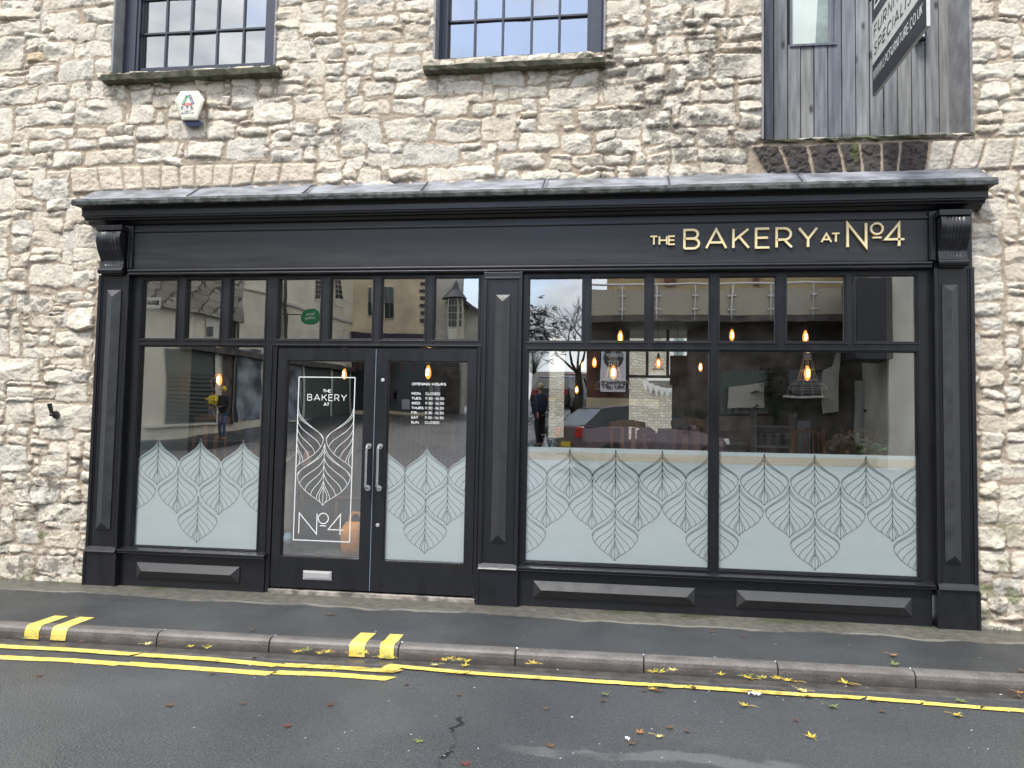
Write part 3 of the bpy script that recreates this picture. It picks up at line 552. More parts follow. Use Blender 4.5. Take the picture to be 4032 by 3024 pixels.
beads(fl, -4.398, -3.193, .353, 2.187)
FL = fl.build('window_frame', PAINTV, SF, bevel=.0015)
for p in LT: glass(*p, za, zb_, FL, name='top_light')
glass(-4.398, -3.193, .353, 2.187, FL, name='window_pane')
# right range
RT = [(-.781, -.319), (-.247, .209), (.283, .743), (.824, 1.279), (1.366, 1.826), (1.905, 2.375)]
fr = MB(); zc1, zc2 = 2.245, 2.794
fr.box(-.85, 2.505, FY, .03, zc2, 2.90); xs = [-.842] + [q for p in RT for q in p] + [2.505]
for i in range(0, len(xs), 2): fr.box(xs[i], xs[i + 1], FY, .03, zc1, zc2)
fr.box(-.85, 2.505, FY, .03, 2.167, zc1); fr.box(-.842, -.78, FY, .03, .33, 2.167); fr.box(.745, .823, FY, .03, .33, 2.167); fr.box(2.374, 2.505, FY, .03, .33, 2.167)
fr.box(-.78, .745, FY, .03, .33, .366); fr.box(.823, 2.374, FY, .03, .33, .366)
for p in RT: beads(fr, *p, zc1, zc2)
beads(fr, -.78, .745, .366, 2.167); beads(fr, .823, 2.374, .366, 2.167)
FR = fr.build('window_frame', PAINTV, SF, bevel=.0015)
for p in RT: glass(*p, zc1, zc2, FR, name='top_light')
glass(-.78, .745, .366, 2.167, FR, name='window_pane'); glass(.823, 2.374, .366, 2.167, FR, name='window_pane')
# sills and stall risers with raised panels
for (x0, x1, ps) in ((-4.503, -3.10, [(-4.319, -3.328)]), (-.833, 2.465, [(-.697, .634), (.963, 2.305)])):
    b = MB(); b.box(x0, x1, -.05, .02, GR, .285); r_ = b.build('stall_riser', PAINT, SF, bevel=.003)
    for (a, c) in ps: pyramid_bar(a, c, .072, .212, -.062, .038, True).build('raised_panel', PANELP, r_)
    s_ = MB(); s_.prism([(.02, .288), (-.088, .288), (-.096, .293), (-.096, .301), (-.088, .305), (-.098, .310), (-.098, .322), (-.09, .326), (-.02, .347), (.02, .347)], x0, x1 + .012)
    s_.build('window_sill', PAINT, SF, bevel=.0015)
# leaf art
def chaikin(p, n=2):
    for _ in range(n):
        q = [p[0]]
        for a, b in zip(p, p[1:]): q += [(a[0] * .75 + b[0] * .25, a[1] * .75 + b[1] * .25), (a[0] * .25 + b[0] * .75, a[1] * .25 + b[1] * .75)]
        p = q + [p[-1]]
    return p
UPT = [(0, 0), (.04, .18), (.12, .32), (.26, .45), (.53, .64), (.82, .80), (.96, .92), (1, 1)]          # (half width, depth) of the upper flank
LOT = [(1, 0), (.985, .12), (.91, .28), (.70, .51), (.42, .69), (.18, .82), (.05, .93), (0, 1)]
UPC, LOC = chaikin(UPT), chaikin(LOT)
def leaf_lines(cx, zt, w_=.192, hu=.212, hl=.215, **k):
    L = []; H = hu + hl
    for s in (-1, 1): L.append([(cx + s * w_ * a, zt - hu * b) for a, b in UPC] + [(cx + s * w_ * a, zt - hu - hl * b) for a, b in LOC[1:]])
    L.append([(cx, zt), (cx, zt - H)])
    def xo(z):
        d = zt - z
        return w_ * np.interp(d / hu, [q[1] for q in UPC], [q[0] for q in UPC]) if d < hu else w_ * np.interp((d - hu) / hl, [q[1] for q in LOC], [q[0] for q in LOC])
    VN = chaikin([(0, 0), (.03, .12), (.16, .30), (.38, .47), (.66, .64), (.88, .80), (1, 1)])
    for a, b in ((.10, .53), (.225, .655), (.345, .76), (.46, .835), (.575, .895)):
        z0, z1_ = zt - a * H, zt - b * H; xe = xo(z1_)
        for s in (-1, 1): L.append([(cx + s * xe * p, z0 + (z1_ - z0) * q) for p, q in VN])
    z0 = zt - .69 * H
    for s in (-1, 1): L.append([(cx + s * w_ * .155 * p, z0 - .255 * H * q) for p, q in chaikin([(0, 0), (.25, .18), (.8, .48), (1, .68), (.75, .9), (.62, 1)])])
    return L
def clip(L, x0, x1, z0=-9, z1=9, keep=None):
    out_ = []
    for p in L:
        cur = []
        for i in range(len(p)):
            ok = x0 <= p[i][0] <= x1 and z0 <= p[i][1] <= z1 and (keep is None or keep(*p[i]))
            if ok: cur.append(p[i])
            else:
                if len(cur) > 1: out_.append(cur)
                cur = []
        if len(cur) > 1: out_.append(cur)
    return out_
def dens(L, st=.01):
    o_ = []
    for p in L:
        q = [p[0]]
        for a, b in zip(p, p[1:]):
            k = max(1, int(math.hypot(a[0] - b[0], a[1] - b[1]) / st)); q += [(a[0] + (b[0] - a[0]) * i / k, a[1] + (b[1] - a[1]) * i / k) for i in range(1, k + 1)]
        o_.append(q)
    return o_
def frost(parent, x0, x1, z0, top, rows, lw=.0036):
    n = int((x1 - x0) / .006); b = MB()
    xs_ = [x0 + (x1 - x0) * i / n for i in range(n + 1)]
    b.loft([[(x, .006, z0) for x in xs_], [(x, .006, top(x)) for x in xs_]], cap=False, closed=False)
    f = b.build('frosted_film', FROST, parent)
    Lm = MB()
    for (cx, zt) in rows:
        for p in clip(dens(leaf_lines(cx, zt)), x0 + .004, x1 - .004, z0): Lm.ribbon(p, lw, (0, .0035, 0), X3, Z3)
    Lm.build('leaf_pattern', DARKLINE, parent)
def scal(centers, zt, w_=.203, hu=.225):
    A_, B_ = [q[0] for q in UPC], [q[1] for q in UPC]
    return lambda x: zt - hu * min(1, float(np.interp(min(abs(x - c) for c in centers) / w_, A_, B_)))
c1 = [-4.199, -3.785, -3.375]; pitch = .41
frost(FL, -4.395, -3.196, .354, scal([-4.609] + c1 + [-2.965], 1.352), [(c, 1.333) for c in c1] + [(c, 1.082) for c in (-4.40, -3.992, -3.582, -3.172)] + [(-3.786, .822)])
def tri(base, pit, off_bottom, x0, x1, zt):
    rows = []
    for i in range(-1, 5): rows.append((base + pit * i, zt))
    for i in range(-1, 6): rows.append((base + pit * (i - .5), zt - .255))
    for i in range(-1, 4): rows.append((base + pit * off_bottom + pit * 2 * i, zt - .508))
    return [r for r in rows if x0 - .19 < r[0] < x1 + .19]
frost(FR, -.778, .743, .367, lambda x: 1.335, tri(-.409, .388, 1, -.778, .743, 1.329) )
frost(FR, .825, 2.372, .367, lambda x: 1.328, tri(1.194, .398, 1, .825, 2.372, 1.322))
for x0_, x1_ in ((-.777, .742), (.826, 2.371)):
    b = MB(); b.quad((x0_, .0052, 1.228), (x1_, .0052, 1.228), (x1_, .0052, 1.296), (x0_, .0052, 1.296)); b.build('painted_ledge_band', mat('painted_ledge_peach', (.86, .74, .58), .6, noise=.08, nscale=3), FR)  # flat peach strip added on the film, imitating the ledge seen through it
# doors
def door(x0, x1, gx0, gx1, hand, lockz, side):
    b = MB(); z0, z1_ = .048, 2.176
    b.box(x0, gx0, -.03, .02, z0, z1_); b.box(gx1, x1, -.03, .02, z0, z1_); b.box(gx0, gx1, -.03, .02, 2.063, z1_); b.box(gx0, gx1, -.03, .02, z0, .318)
    b.box(gx0 - .0, gx0 + .006, -.024, .01, .318, 2.063); b.box(gx1 - .006, gx1, -.024, .01, .318, 2.063); b.box(gx0, gx1, -.0245, .01, .318, .325); b.box(gx0, gx1, -.0245, .01, 2.057, 2.063)
    d = b.build('door_leaf', PAINTV, SF, bevel=.002)
    g = glass(gx0, gx1, .318, 2.063, d, name='door_glass')
    h = MB(); za_, zb2 = .943, 1.31
    pts = [(hand, -.03, za_), (hand, -.085, za_ + .0), (hand, -.10, za_ + .015)] + [(hand, -.10, zb2 - .015), (hand, -.085, zb2), (hand, -.03, zb2)]
    h.tube(pts, .0105, 12)
    for z in (za_, zb2): h.loft([[(hand + .026 * math.cos(2 * math.pi * q / 18), y, z + .026 * math.sin(2 * math.pi * q / 18)) for q in range(18)] for y in (-.0301, -.038)])
    h.build('pull_handle', CHROME, d, smooth=False)
    return d
DL = door(-3.05, -2.141, -2.967, -2.237, -2.177, .62, -1); DR = door(-2.133, -1.227, -2.023, -1.304, -2.074, .62, 1)
b = MB(); b.box(-2.139, -2.135, -.029, -.01, .05, 2.17); b.build('meeting_strip', mat('pale_weather_strip', (.25, .36, .48), .4), SF)
for z in (1.894, .623):
    b = MB(); c = (-2.068 if z > 1 else -2.078, z); b.loft([[(c[0] + r_ * math.cos(2 * math.pi * q / 18), y, c[1] + r_ * math.sin(2 * math.pi * q / 18)) for q in range(18)] for y, r_ in ((-.0301, .0165), (-.036, .0165), (-.0375, .006))]); b.build('lock_cylinder', ALU, DR)
b = MB(); b.box(-2.745, -2.482, -.0365, -.0301, .124, .203); b.box(-2.737, -2.490, -.040, -.0366, .132, .195); b.box(-2.728, -2.499, -.043, -.0401, .138, .189); b.build('letter_plate', ALU, DL, bevel=.002)
# threshold
b = MB(); b.box(-3.06, -1.20, -.055, .03, -.02, .030); b.build('door_threshold', mat('worn_threshold', (.30, .27, .24), .8, noise=.6, nscale=12, bump=.004, bscale=30), SF, bevel=.004)
# white line art on the left door
A = MB(); VY = -.0016
A.ribbon([(-2.859, 1.915), (-2.334, 1.915), (-2.34, .461), (-2.861, .461), (-2.859, 1.915)], .0085, (0, VY, 0), X3, Z3)
lettering(A, 'THE', (-2.629, VY, 1.777), X3, Z3, .030, .0055, width=.072)
lettering(A, 'BAKERY', (-2.772, VY, 1.703), X3, Z3, .060, .0066, width=.364)
lettering(A, 'AT', (-2.619, VY, 1.657), X3, Z3, .030, .0055, width=.052)
A.ribbon([(-2.813, .519), (-2.813, .700), (-2.647, .519), (-2.647, .700)], .0085, (0, VY, 0), X3, Z3)
A.ribbon([(-2.588 + .047 * math.cos(R(a)), .659 + .046 * math.sin(R(a))) for a in range(0, 361, 15)], .008, (0, VY + .0002, 0), X3, Z3)
A.ribbon([(-2.618, .594), (-2.560, .594)], .008, (0, VY, 0), X3, Z3)
A.ribbon([(-2.430, .519), (-2.430, .700), (-2.54, .563), (-2.402, .563)], .0085, (0, VY + .0002, 0), X3, Z3)
for p in leaf_lines(-2.598, 1.325, .248, .29, .265): A.ribbon(p, .0042, (0, VY + .0001, 0), X3, Z3)
for cx_ in (-2.859, -2.337):       # the half leaves above, cut by the frame and by the lower leaf
    up_ = lambda x, z: abs(x + 2.598) > (.256 * float(np.interp((1.345 - z) / .29, [q[1] for q in UPC], [q[0] for q in UPC])) + .008 if z < 1.345 else .012)
    for p in clip(dens(leaf_lines(cx_, 1.325 + .33, .248, .29, .265)), -2.857, -2.339, .9, 1.66, up_): A.ribbon(p, .0042, (0, VY + .0003, 0), X3, Z3)
A.build('white_line_art', WHITEV, DL)
# right door film and opening hours
_sub = tri(-1.662, .386, 0, -2.02, -1.306, 1.318)
frost(DR, -2.017, -1.310, .326, scal([-2.048, -1.662, -1.276], 1.335, .1935), _sub)
Hh = MB(); lettering(Hh, 'OPENING HOURS', (-1.809, VY, 1.852), X3, Z3, .024, .0048, width=.304)
Hh.build('opening_hours_heading', WHITEV, DR); Hh = MB()
rows = [('MON.', 'CLOSED', .128), ('TUES.', '9:30 -16:30', .165), ('WED.', '9:30 -16:30', .165), ('THURS.', '9:30 -16:30', .165), ('FRI.', '9:30 -16:30', .165), ('SAT.', '9:30 -16:30', .165), ('SUN.', 'CLOSED', .128)]
for i, (a, c, wdt) in enumerate(rows):
    z = 1.768 - i * .0422
    lettering(Hh, a, (-1.809, VY, z), X3, Z3, .023, .0045, width={'MON.': .082, 'TUES.': .088, 'WED.': .082, 'THURS.': .113, 'FRI.': .06, 'SAT.': .066, 'SUN.': .072}[a])
    lettering(Hh, c, (-1.685, VY, z), X3, Z3, .023, .0038, width=wdt)
Hh.build('opening_hours_list', WHITEV, DR)
# raised sign letters
def sign(s, x0, x1, z0, z1_, wd):
    mb = MB(); lettering(mb, s, (x0 + wd / 2, -.0705, z0), X3, Z3, z1_ - z0, wd, width=x1 - x0 - wd, th=.022)
    return mb
fs = 6.53 / 6.48
for s, a, c, z0, z1_, wd in (('THE', .24, .453, 3.052, 3.134, .0125), ('BAKERY', .516, 1.59, 3.012, 3.188, .0180), ('AT', 1.61, 1.762, 3.054, 3.136, .0125)):
    sign(s, a * fs, c * fs, z0, z1_, wd).build('sign_lettering', CREAM, SF)
mb = MB(); wd = .018
mb.ribbon([(1.818 * fs, 3.016), (1.818 * fs, 3.211), (1.960 * fs, 3.016), (1.960 * fs, 3.211)], wd, (0, -.0705, 0), X3, Z3, th=.022)
mb.ribbon([(2.043 * fs + .045 * math.cos(R(a)), 3.164 + .044 * math.sin(R(a))) for a in range(0, 361, 12)], .0145, (0, -.0705, 0), X3, Z3, th=.022)
mb.ribbon([(2.008 * fs, 3.091), (2.078 * fs, 3.091)], .013, (0, -.0705, 0), X3, Z3, th=.022)
mb.ribbon([(2.211 * fs, 3.020), (2.211 * fs, 3.205), (2.108 * fs, 3.075), (2.250 * fs, 3.075)], .017, (0, -.0705, 0), X3, Z3, th=.022)
mb.build('sign_lettering', CREAM, SF)

# ------------------------------------------------------------------ upstairs windows
def upper_window(x0, x1, zs, vx, vz, k, label, lab_s, sl, sr, szt, szb, ztop=6.25):
    T = thing('sash_window', label, 'window', ((x0 + x1) / 2, .15, zs))
    GY = .17
    gx = [Q(k, v, vz[0], GY).x for v in vx]; zrow = Q(k, vx[2], vz[0], GY).z; zbot = Q(k, vx[2], vz[1], GY).z; rh = zrow - zbot
    zr = [zbot + rh * i for i in range(5)]
    b = MB(); b.box(x0, gx[0] - .005, .10, .22, zs, ztop); b.box(gx[-1] + .005, x1, .10, .22, zs, ztop); b.box(gx[0] - .005, gx[-1] + .005, .13, .22, zs - .02, zbot)
    b.box(x0 + .04, gx[0] - .03, .085, .1, zs, ztop); b.box(gx[-1] + .03, x1 - .02, .085, .1, zs, ztop)
    b.box(gx[0] - .02, gx[0] - .005, .115, .13, zbot, ztop)
    b.build('window_frame', GREYP, T, bevel=.002)
    m_ = MB()
    for x in gx[1:-1]: m_.box(x - .010, x + .010, .148, .19, zbot, zr[-1])
    for z in zr[1:]: m_.box(gx[0], gx[-1], .146, .188, z - .010, z + .010)
    m_.build('glazing_bars', GREYP, T, bevel=.002)
    for i in range(len(gx) - 1):
        for j in range(4):
            a = random.uniform(-.004, .004); c = random.uniform(-.004, .004)
            g = MB(); g.quad((gx[i], GY + a, zr[j]), (gx[i + 1], GY - a, zr[j]), (gx[i + 1], GY - a + c, zr[j + 1]), (gx[i], GY + a + c, zr[j + 1])); g.build('window_pane', GLASSU, T)
    r_ = MB(); r_.box(x0 - 1.2, x1 + 1.2, .5, .52, zs - .4, ztop + 1.5); r_.build('dark_room_backing', INTW, T)  # dark sheet added behind the panes in place of the unlit room
    s_ = MB(); n = 24; rows = []; rr = random.Random(4)
    for (y, z) in ((.12, szt + .01), (-.12, szt), (-.135, szt - .01), (-.13, szb), (.0, szb - .012)):
        rows.append([(sl + (sr - sl) * q / n, y + rr.uniform(-.006, .006), z + rr.uniform(-.005, .005) + (.012 * q / n if 0 else 0)) for q in range(n + 1)])
    s_.loft(rows, cap=False, closed=False); s_.poly([r__[0] for r__ in rows]); s_.poly([r__[-1] for r__ in rows]); s_.build('stone_sill', SILLST, T)
    return T
p0, p1, p2 = Q('1', 655, 470, -.13), Q('1', 1800, 432, -.13), Q('1', 690, 512, -.13)
upper_window(-4.813, -3.197, 4.80, [935, 1085, 1245, 1415, 1585, 1738], (213, 440), '1', 'grey many-paned sash window upstairs on the left, reflecting grey cloud, above the alarm box', '', p0.x, p1.x, (p0.z + p1.z) / 2, p2.z - .01)
p0, p1, p2 = Q('2', 530, 420, -.13), Q('2', 1710, 350, -.13), Q('2', 640, 450, -.13)
upper_window(-1.668, -.168, 4.79, [705, 870, 1050, 1235, 1415, 1595], (130, 375), '2', 'grey many-paned sash window upstairs in the middle, reflecting blue sky', '', p0.x, p1.x, (p0.z + p1.z) / 2 - .01, p2.z)
# ------------------------------------------------------------------ boarded loading door
T = thing('boarded_loading_door', 'grey weathered vertical boarded loading door with small glazed light, upstairs on the right', 'door', (2.0, .38, 3.95))
BY = .36
bxs = [Q('3', v, 800, BY).x for v in (528, 590, 680, 765, 852, 942, 1032, 1124, 1214, 1304, 1396, 1487, 1577, 1667, 1745, 1830)]
bm_ = []
for i in range(4):
    c_ = [(.19, .20, .225), (.235, .24, .25), (.15, .16, .19), (.26, .26, .255)][i]
    M = mat('weathered_board_%d' % i, c_, .75, noise=.35, nscale=3.2, bump=.0015, bscale=8, stretch=(9, 1, .7), dark=tuple(x * .68 for x in c_))
    t = M.node_tree; bs = t.nodes['Principled BSDF']; vo = t.nodes.new('ShaderNodeTexVoronoi'); vo.inputs['Scale'].default_value = 1.0
    mpp = t.nodes.new('ShaderNodeMapping'); mpp.inputs['Scale'].default_value = (8.5, .01, 3.4); mpp.inputs['Location'].default_value = (i * 3.3, 0, i * 1.7); cc = t.nodes.new('ShaderNodeTexCoord')
    t.links.new(cc.outputs['Object'], mpp.inputs[0]); t.links.new(mpp.outputs[0], vo.inputs[0])
    mr = t.nodes.new('ShaderNodeMapRange'); mr.inputs['From Min'].default_value = .07; mr.inputs['From Max'].default_value = .19; mr.inputs['To Min'].default_value = .9; mr.inputs['To Max'].default_value = 0; t.links.new(vo.outputs['Distance'], mr.inputs[0])
    mxn = t.nodes.new('ShaderNodeMix'); mxn.data_type = 'RGBA'; mxn.inputs[7].default_value = (.03, .03, .035, 1)
    t.links.new(mr.outputs[0], mxn.inputs[0]); t.links.new(bs.inputs['Base Color'].links[0].from_socket, mxn.inputs[6]); t.links.new(mxn.outputs[2], bs.inputs['Base Color'])
    sx_ = t.nodes.new('ShaderNodeSeparateXYZ'); t.links.new(cc.outputs['Object'], sx_.inputs[0]); nw = t.nodes.new('ShaderNodeTexNoise'); nw.inputs['Scale'].default_value = 14; t.links.new(cc.outputs['Object'], nw.inputs[0])
    def M2(op, a, b_):
        q = t.nodes.new('ShaderNodeMath'); q.operation = op
        for ii, vv_ in enumerate((a, b_)):
            if isinstance(vv_, (int, float)): q.inputs[ii].default_value = vv_
            else: t.links.new(vv_, q.inputs[ii])
        return q.outputs[0]
    hh = M2('ADD', M2('ADD', sx_.outputs[2], M2('MULTIPLY', M2('MULTIPLY', sx_.outputs[0], sx_.outputs[0]), .55)), M2('MULTIPLY', nw.outputs[0], .10))
    wr = t.nodes.new('ShaderNodeMapRange'); wr.inputs['From Min'].default_value = .20; wr.inputs['From Max'].default_value = .24; wr.inputs['To Min'].default_value = .75; wr.inputs['To Max'].default_value = 0; t.links.new(hh, wr.inputs[0])
    mw = t.nodes.new('ShaderNodeMix'); mw.data_type = 'RGBA'; mw.inputs[7].default_value = (.045, .05, .045, 1); t.links.new(wr.outputs[0], mw.inputs[0]); t.links.new(mxn.outputs[2], mw.inputs[6]); t.links.new(mw.outputs[2], bs.inputs['Base Color'])
    bm_.append(M)
wx0, wx1, wz = Q('3', 708, 290, BY).x, Q('3', 982, 275, BY).x, Q('3', 850, 285, BY).z
for i in range(len(bxs) - 1):
    b = MB(); dy = random.uniform(-.004, .004); a, c = bxs[i] + .004, bxs[i + 1] - .004
    z0 = 3.93 + .012 * i * 0
    if a > wx0 - .05 and c < wx1 + .05: b.box(a, c, BY + dy, BY + .03, z0, wz)
    else: b.box(a, c, BY + dy, BY + .03, z0, 6.3)
    b.build('board', bm_[[0, 1, 1, 3, 0, 2, 0, 1, 1, 1, 3, 1, 1, 3, 1][i]], T, bevel=.003)
b = MB(); b.box(1.1, 2.9, BY + .035, BY + .05, 3.9, 6.3); b.build('backing', BLACK, T)
b = MB(); b.box(wx0 - .02, wx0, BY - .015, BY + .03, wz - .02, 6.2); b.box(wx1, wx1 + .02, BY - .015, BY + .03, wz - .02, 6.2); b.box(wx0, wx1, BY - .015, BY + .03, wz - .02, wz); f_ = b.build('light_frame', bm_[2], T)
b = MB(); b.box(wx0, wx1, BY + .005, BY + .012, wz, 6.2); b.build('window_pane', mat('pale_window_pane', (.62, .68, .62), .12, noise=.12, nscale=2.5), T)
b = MB(); xm = Q('3', 860, 200, BY).x; b.quad((xm, BY + .003, wz + .01), (wx1, BY + .003, wz + .01), (wx1, BY + .003, 6.2), (xm + .02, BY + .003, 5.33)); b.build('painted_pane_reflection', mat('green_grey_glass', (.28, .34, .32), .1, noise=.3, nscale=5), T)  # reflection painted as an opaque quad just in front of the pane
# sloping stone ledge below the boards
b = MB(); n = 26; rows = []; rr = random.Random(8)
for (y, z) in ((.38, 4.00), (.1, 3.975), (-.02, 3.955), (-.05, 3.94), (-.045, 3.925)): rows.append([(1.17 + 1.66 * q / n, y + rr.uniform(-.006, .006), z + rr.uniform(-.006, .006)) for q in range(n + 1)])
b.loft(rows, cap=False, closed=False); b.build('stone_ledge', SILLST, T)
# ------------------------------------------------------------------ projecting sign board
SX = 2.035
T = thing('projecting_sign', 'black and white projecting sign board reading FURNITURE SPECIALISTS beside the loading door', 'sign', (SX, -.2, 4.24))
b = MB(); b.box(SX - .012, SX + .012, -1.235, -.125, 4.248, 5.6); pnl = b.build('sign_board', mat('white_sign_face', (.60, .62, .60), .4), T)
b = MB(); b.box(SX - .0135, SX - .0122, -1.234, -.126, 4.249, 4.505); b.box(SX - .0135, SX - .0122, -1.234, -.126, 4.86, 5.599); b.build('dark_band', mat('charcoal_sign_band', (.014, .016, .024), .35), pnl)
EY = (0, -1, 0)
def slet(s, y0, z0, h, wd, width, m_, slant=.18, dx=.0150, nm='sign_lettering', xs=1.0):
    q = MB(); lettering(q, s, (SX - dx, y0, z0), EY, Z3, h, wd, width=width, slant=slant, xs=xs); return q.build(nm, m_, pnl)
slet('WWW.LPCFURNITURE.CO.UK', -.15, 4.368, .078, .0085, 1.02, WHITEV, slant=.10, xs=.60)
slet('SPECIALISTS', -.165, 4.565, .10, .013, 1.00, mat('black_lettering', (.03, .03, .04), .4), dx=.0136)
slet('FURNITURE', -.165, 4.715, .10, .013, .90, MATS['black_lettering'], dx=.0136)
slet('LPC', -.19, 4.945, .30, .02, .85, WHITEV)
b = MB(); b.box(SX - .008, SX + .008, -1.2, -.02, 5.1, 5.13); b.tube([(SX + .02, -.02, 4.62), (SX + .02, -.25, 4.62)], .008); b.build('sign_bracket', BLACK, T)
b = MB(); p = Q('3', 1535, 235, .3); b.box(p.x - .03, p.x + .05, .28, .34, p.z - .03, p.z + .18); tb = thing('floodlight', 'small black framed floodlight partly hidden behind the projecting sign', 'floodlight', (p.x, .3, p.z))
b.build('housing', BLACK, tb); b = MB(); b.box(p.x - .02, p.x + .03, .27, .279, p.z - .015, p.z + .16); b.build('glass_face', mat('bright_lamp_face', (.8, .82, .84), .3), tb)
# ------------------------------------------------------------------ alarm box
pc = Q('1', 1240, 690, -.10); S_ = .6076 / FPX * 7.1
T = thing('alarm_box', 'cream hexagonal alarm bell box with blue lens on the wall below the left upstairs window', 'alarm box', (pc.x, -.05, pc.z))
def hexa(pts, y): return [(Q('1', a, c, y).x, y, Q('1', a, c, y).z) for a, c in pts]
front = [(1172, 595), (1285, 592), (1325, 650), (1278, 777), (1182, 778), (1135, 655)]; cen = (1235, 690)
sc_ = lambda k: [(cen[0] + (a - cen[0]) * k, cen[1] + (c - cen[1]) * k) for a, c in front]
b = MB(); b.loft([hexa(sc_(1.04), -.03), hexa(sc_(1.04), -.095), hexa(sc_(.98), -.115), hexa(sc_(.80), -.122)]); cv = b.build('cover', WHITEP, T, bevel=.003)
b = MB(); lens = [(1183, 778), (1278, 777), (1315, 790), (1290, 815), (1240, 822), (1215, 815)]
b.loft([hexa(lens, -.035), hexa(lens, -.09)]); b.build('strobe_lens', BLUEP, T, bevel=.003)
o0 = Q('1', 1183, 680, -.1235); ex = .00128
def al(pts, wd_, m_, nm):
    q = MB(); q.ribbon([(a * S_, c * S_) for a, c in pts], wd_ * S_, (o0.x, -.1235, o0.z), X3, Z3); return q.build(nm, m_, cv)
al([(0, 0), (30, 62)], 17, mat('green_print', (.02, .28, .12), .5), 'logo_side')
al([(44, 66), (74, 4)], 17, mat('navy_print', (.03, .04, .16), .5), 'logo_side')
q = MB(); q.ribbon([(8 * S_, 3 * S_), (68 * S_, 3 * S_)], 15 * S_, (o0.x, -.1238, o0.z), X3, Z3); q.build('logo_side', mat('red_print', (.65, .05, .10), .5), cv)
q = MB(); lettering(q, 'F.T.S.', (o0.x - 6 * S_, -.1237, o0.z - 33 * S_), X3, Z3, 24 * S_, 4.5 * S_, width=86 * S_)
lettering(q, 'FIRE &', (o0.x + 18 * S_, -.1237, o0.z - 48 * S_), X3, Z3, 9 * S_, 1.8 * S_, width=42 * S_)
lettering(q, 'SECURITY LTD', (o0.x - 6 * S_, -.1237, o0.z - 60 * S_), X3, Z3, 9 * S_, 1.8 * S_, width=86 * S_); q.build('lettering', MATS['navy_print'], cv)
q = MB(); lettering(q, 'HEAT', (o0.x + 20 * S_, -.1242, o0.z - 1.5 * S_), X3, Z3, 9 * S_, 1.8 * S_, width=36 * S_)
d1 = Vector((30, 0, 62)).normalized(); n1_ = Vector((-d1.z, 0, d1.x))
lettering(q, 'FUEL', Vector((o0.x, -.1240, o0.z)) + d1 * 12 * S_ - n1_ * 4.5 * S_, d1, n1_, 9 * S_, 1.8 * S_, width=40 * S_)
d1 = Vector((30, 0, -62)).normalized(); n1_ = Vector((-d1.z, 0, d1.x))
lettering(q, 'OXYGEN', Vector((o0.x + 44 * S_, -.1240, o0.z + 66 * S_)) + d1 * 6 * S_ - n1_ * 4.5 * S_, d1, n1_, 9 * S_, 1.8 * S_, width=56 * S_); q.build('logo_words', WHITEV, cv)
# ------------------------------------------------------------------ wall bracket lamp
p = Q('4', 355, 1030, -.08)
T = thing('wall_spotlight', 'small black swivel bracket tube fixed on the stone wall left of the shopfront', 'wall fitting', (p.x, -.05, p.z))
b = MB(); b.lathe([(.001, 0), (.028, 0), (.034, .02), (.03, .045), (.001, .05)], (0, 0, 0), 14)
for i, v_ in enumerate(b.v): b.v[i] = (p.x + .008 + v_[0] * .8, -.05 - v_[2], p.z + v_[1] * 1.15)
b.build('base', BLACK, T)
b = MB(); b.lathe([(.001, -.015), (.02, -.012), (.022, .0), (.02, .012), (.001, .015)], (p.x - .01, -.105, p.z + .0), 12); b.build('ball_joint', BLACK, T, smooth=True)
b = MB(); b.tube([(p.x - .012, -.10, p.z + .005), (p.x - .022, -.11, p.z + .06), (p.x - .03, -.12, p.z + .105)], [.016, .019, .021], 12); b.build('tube', BLACK, T)

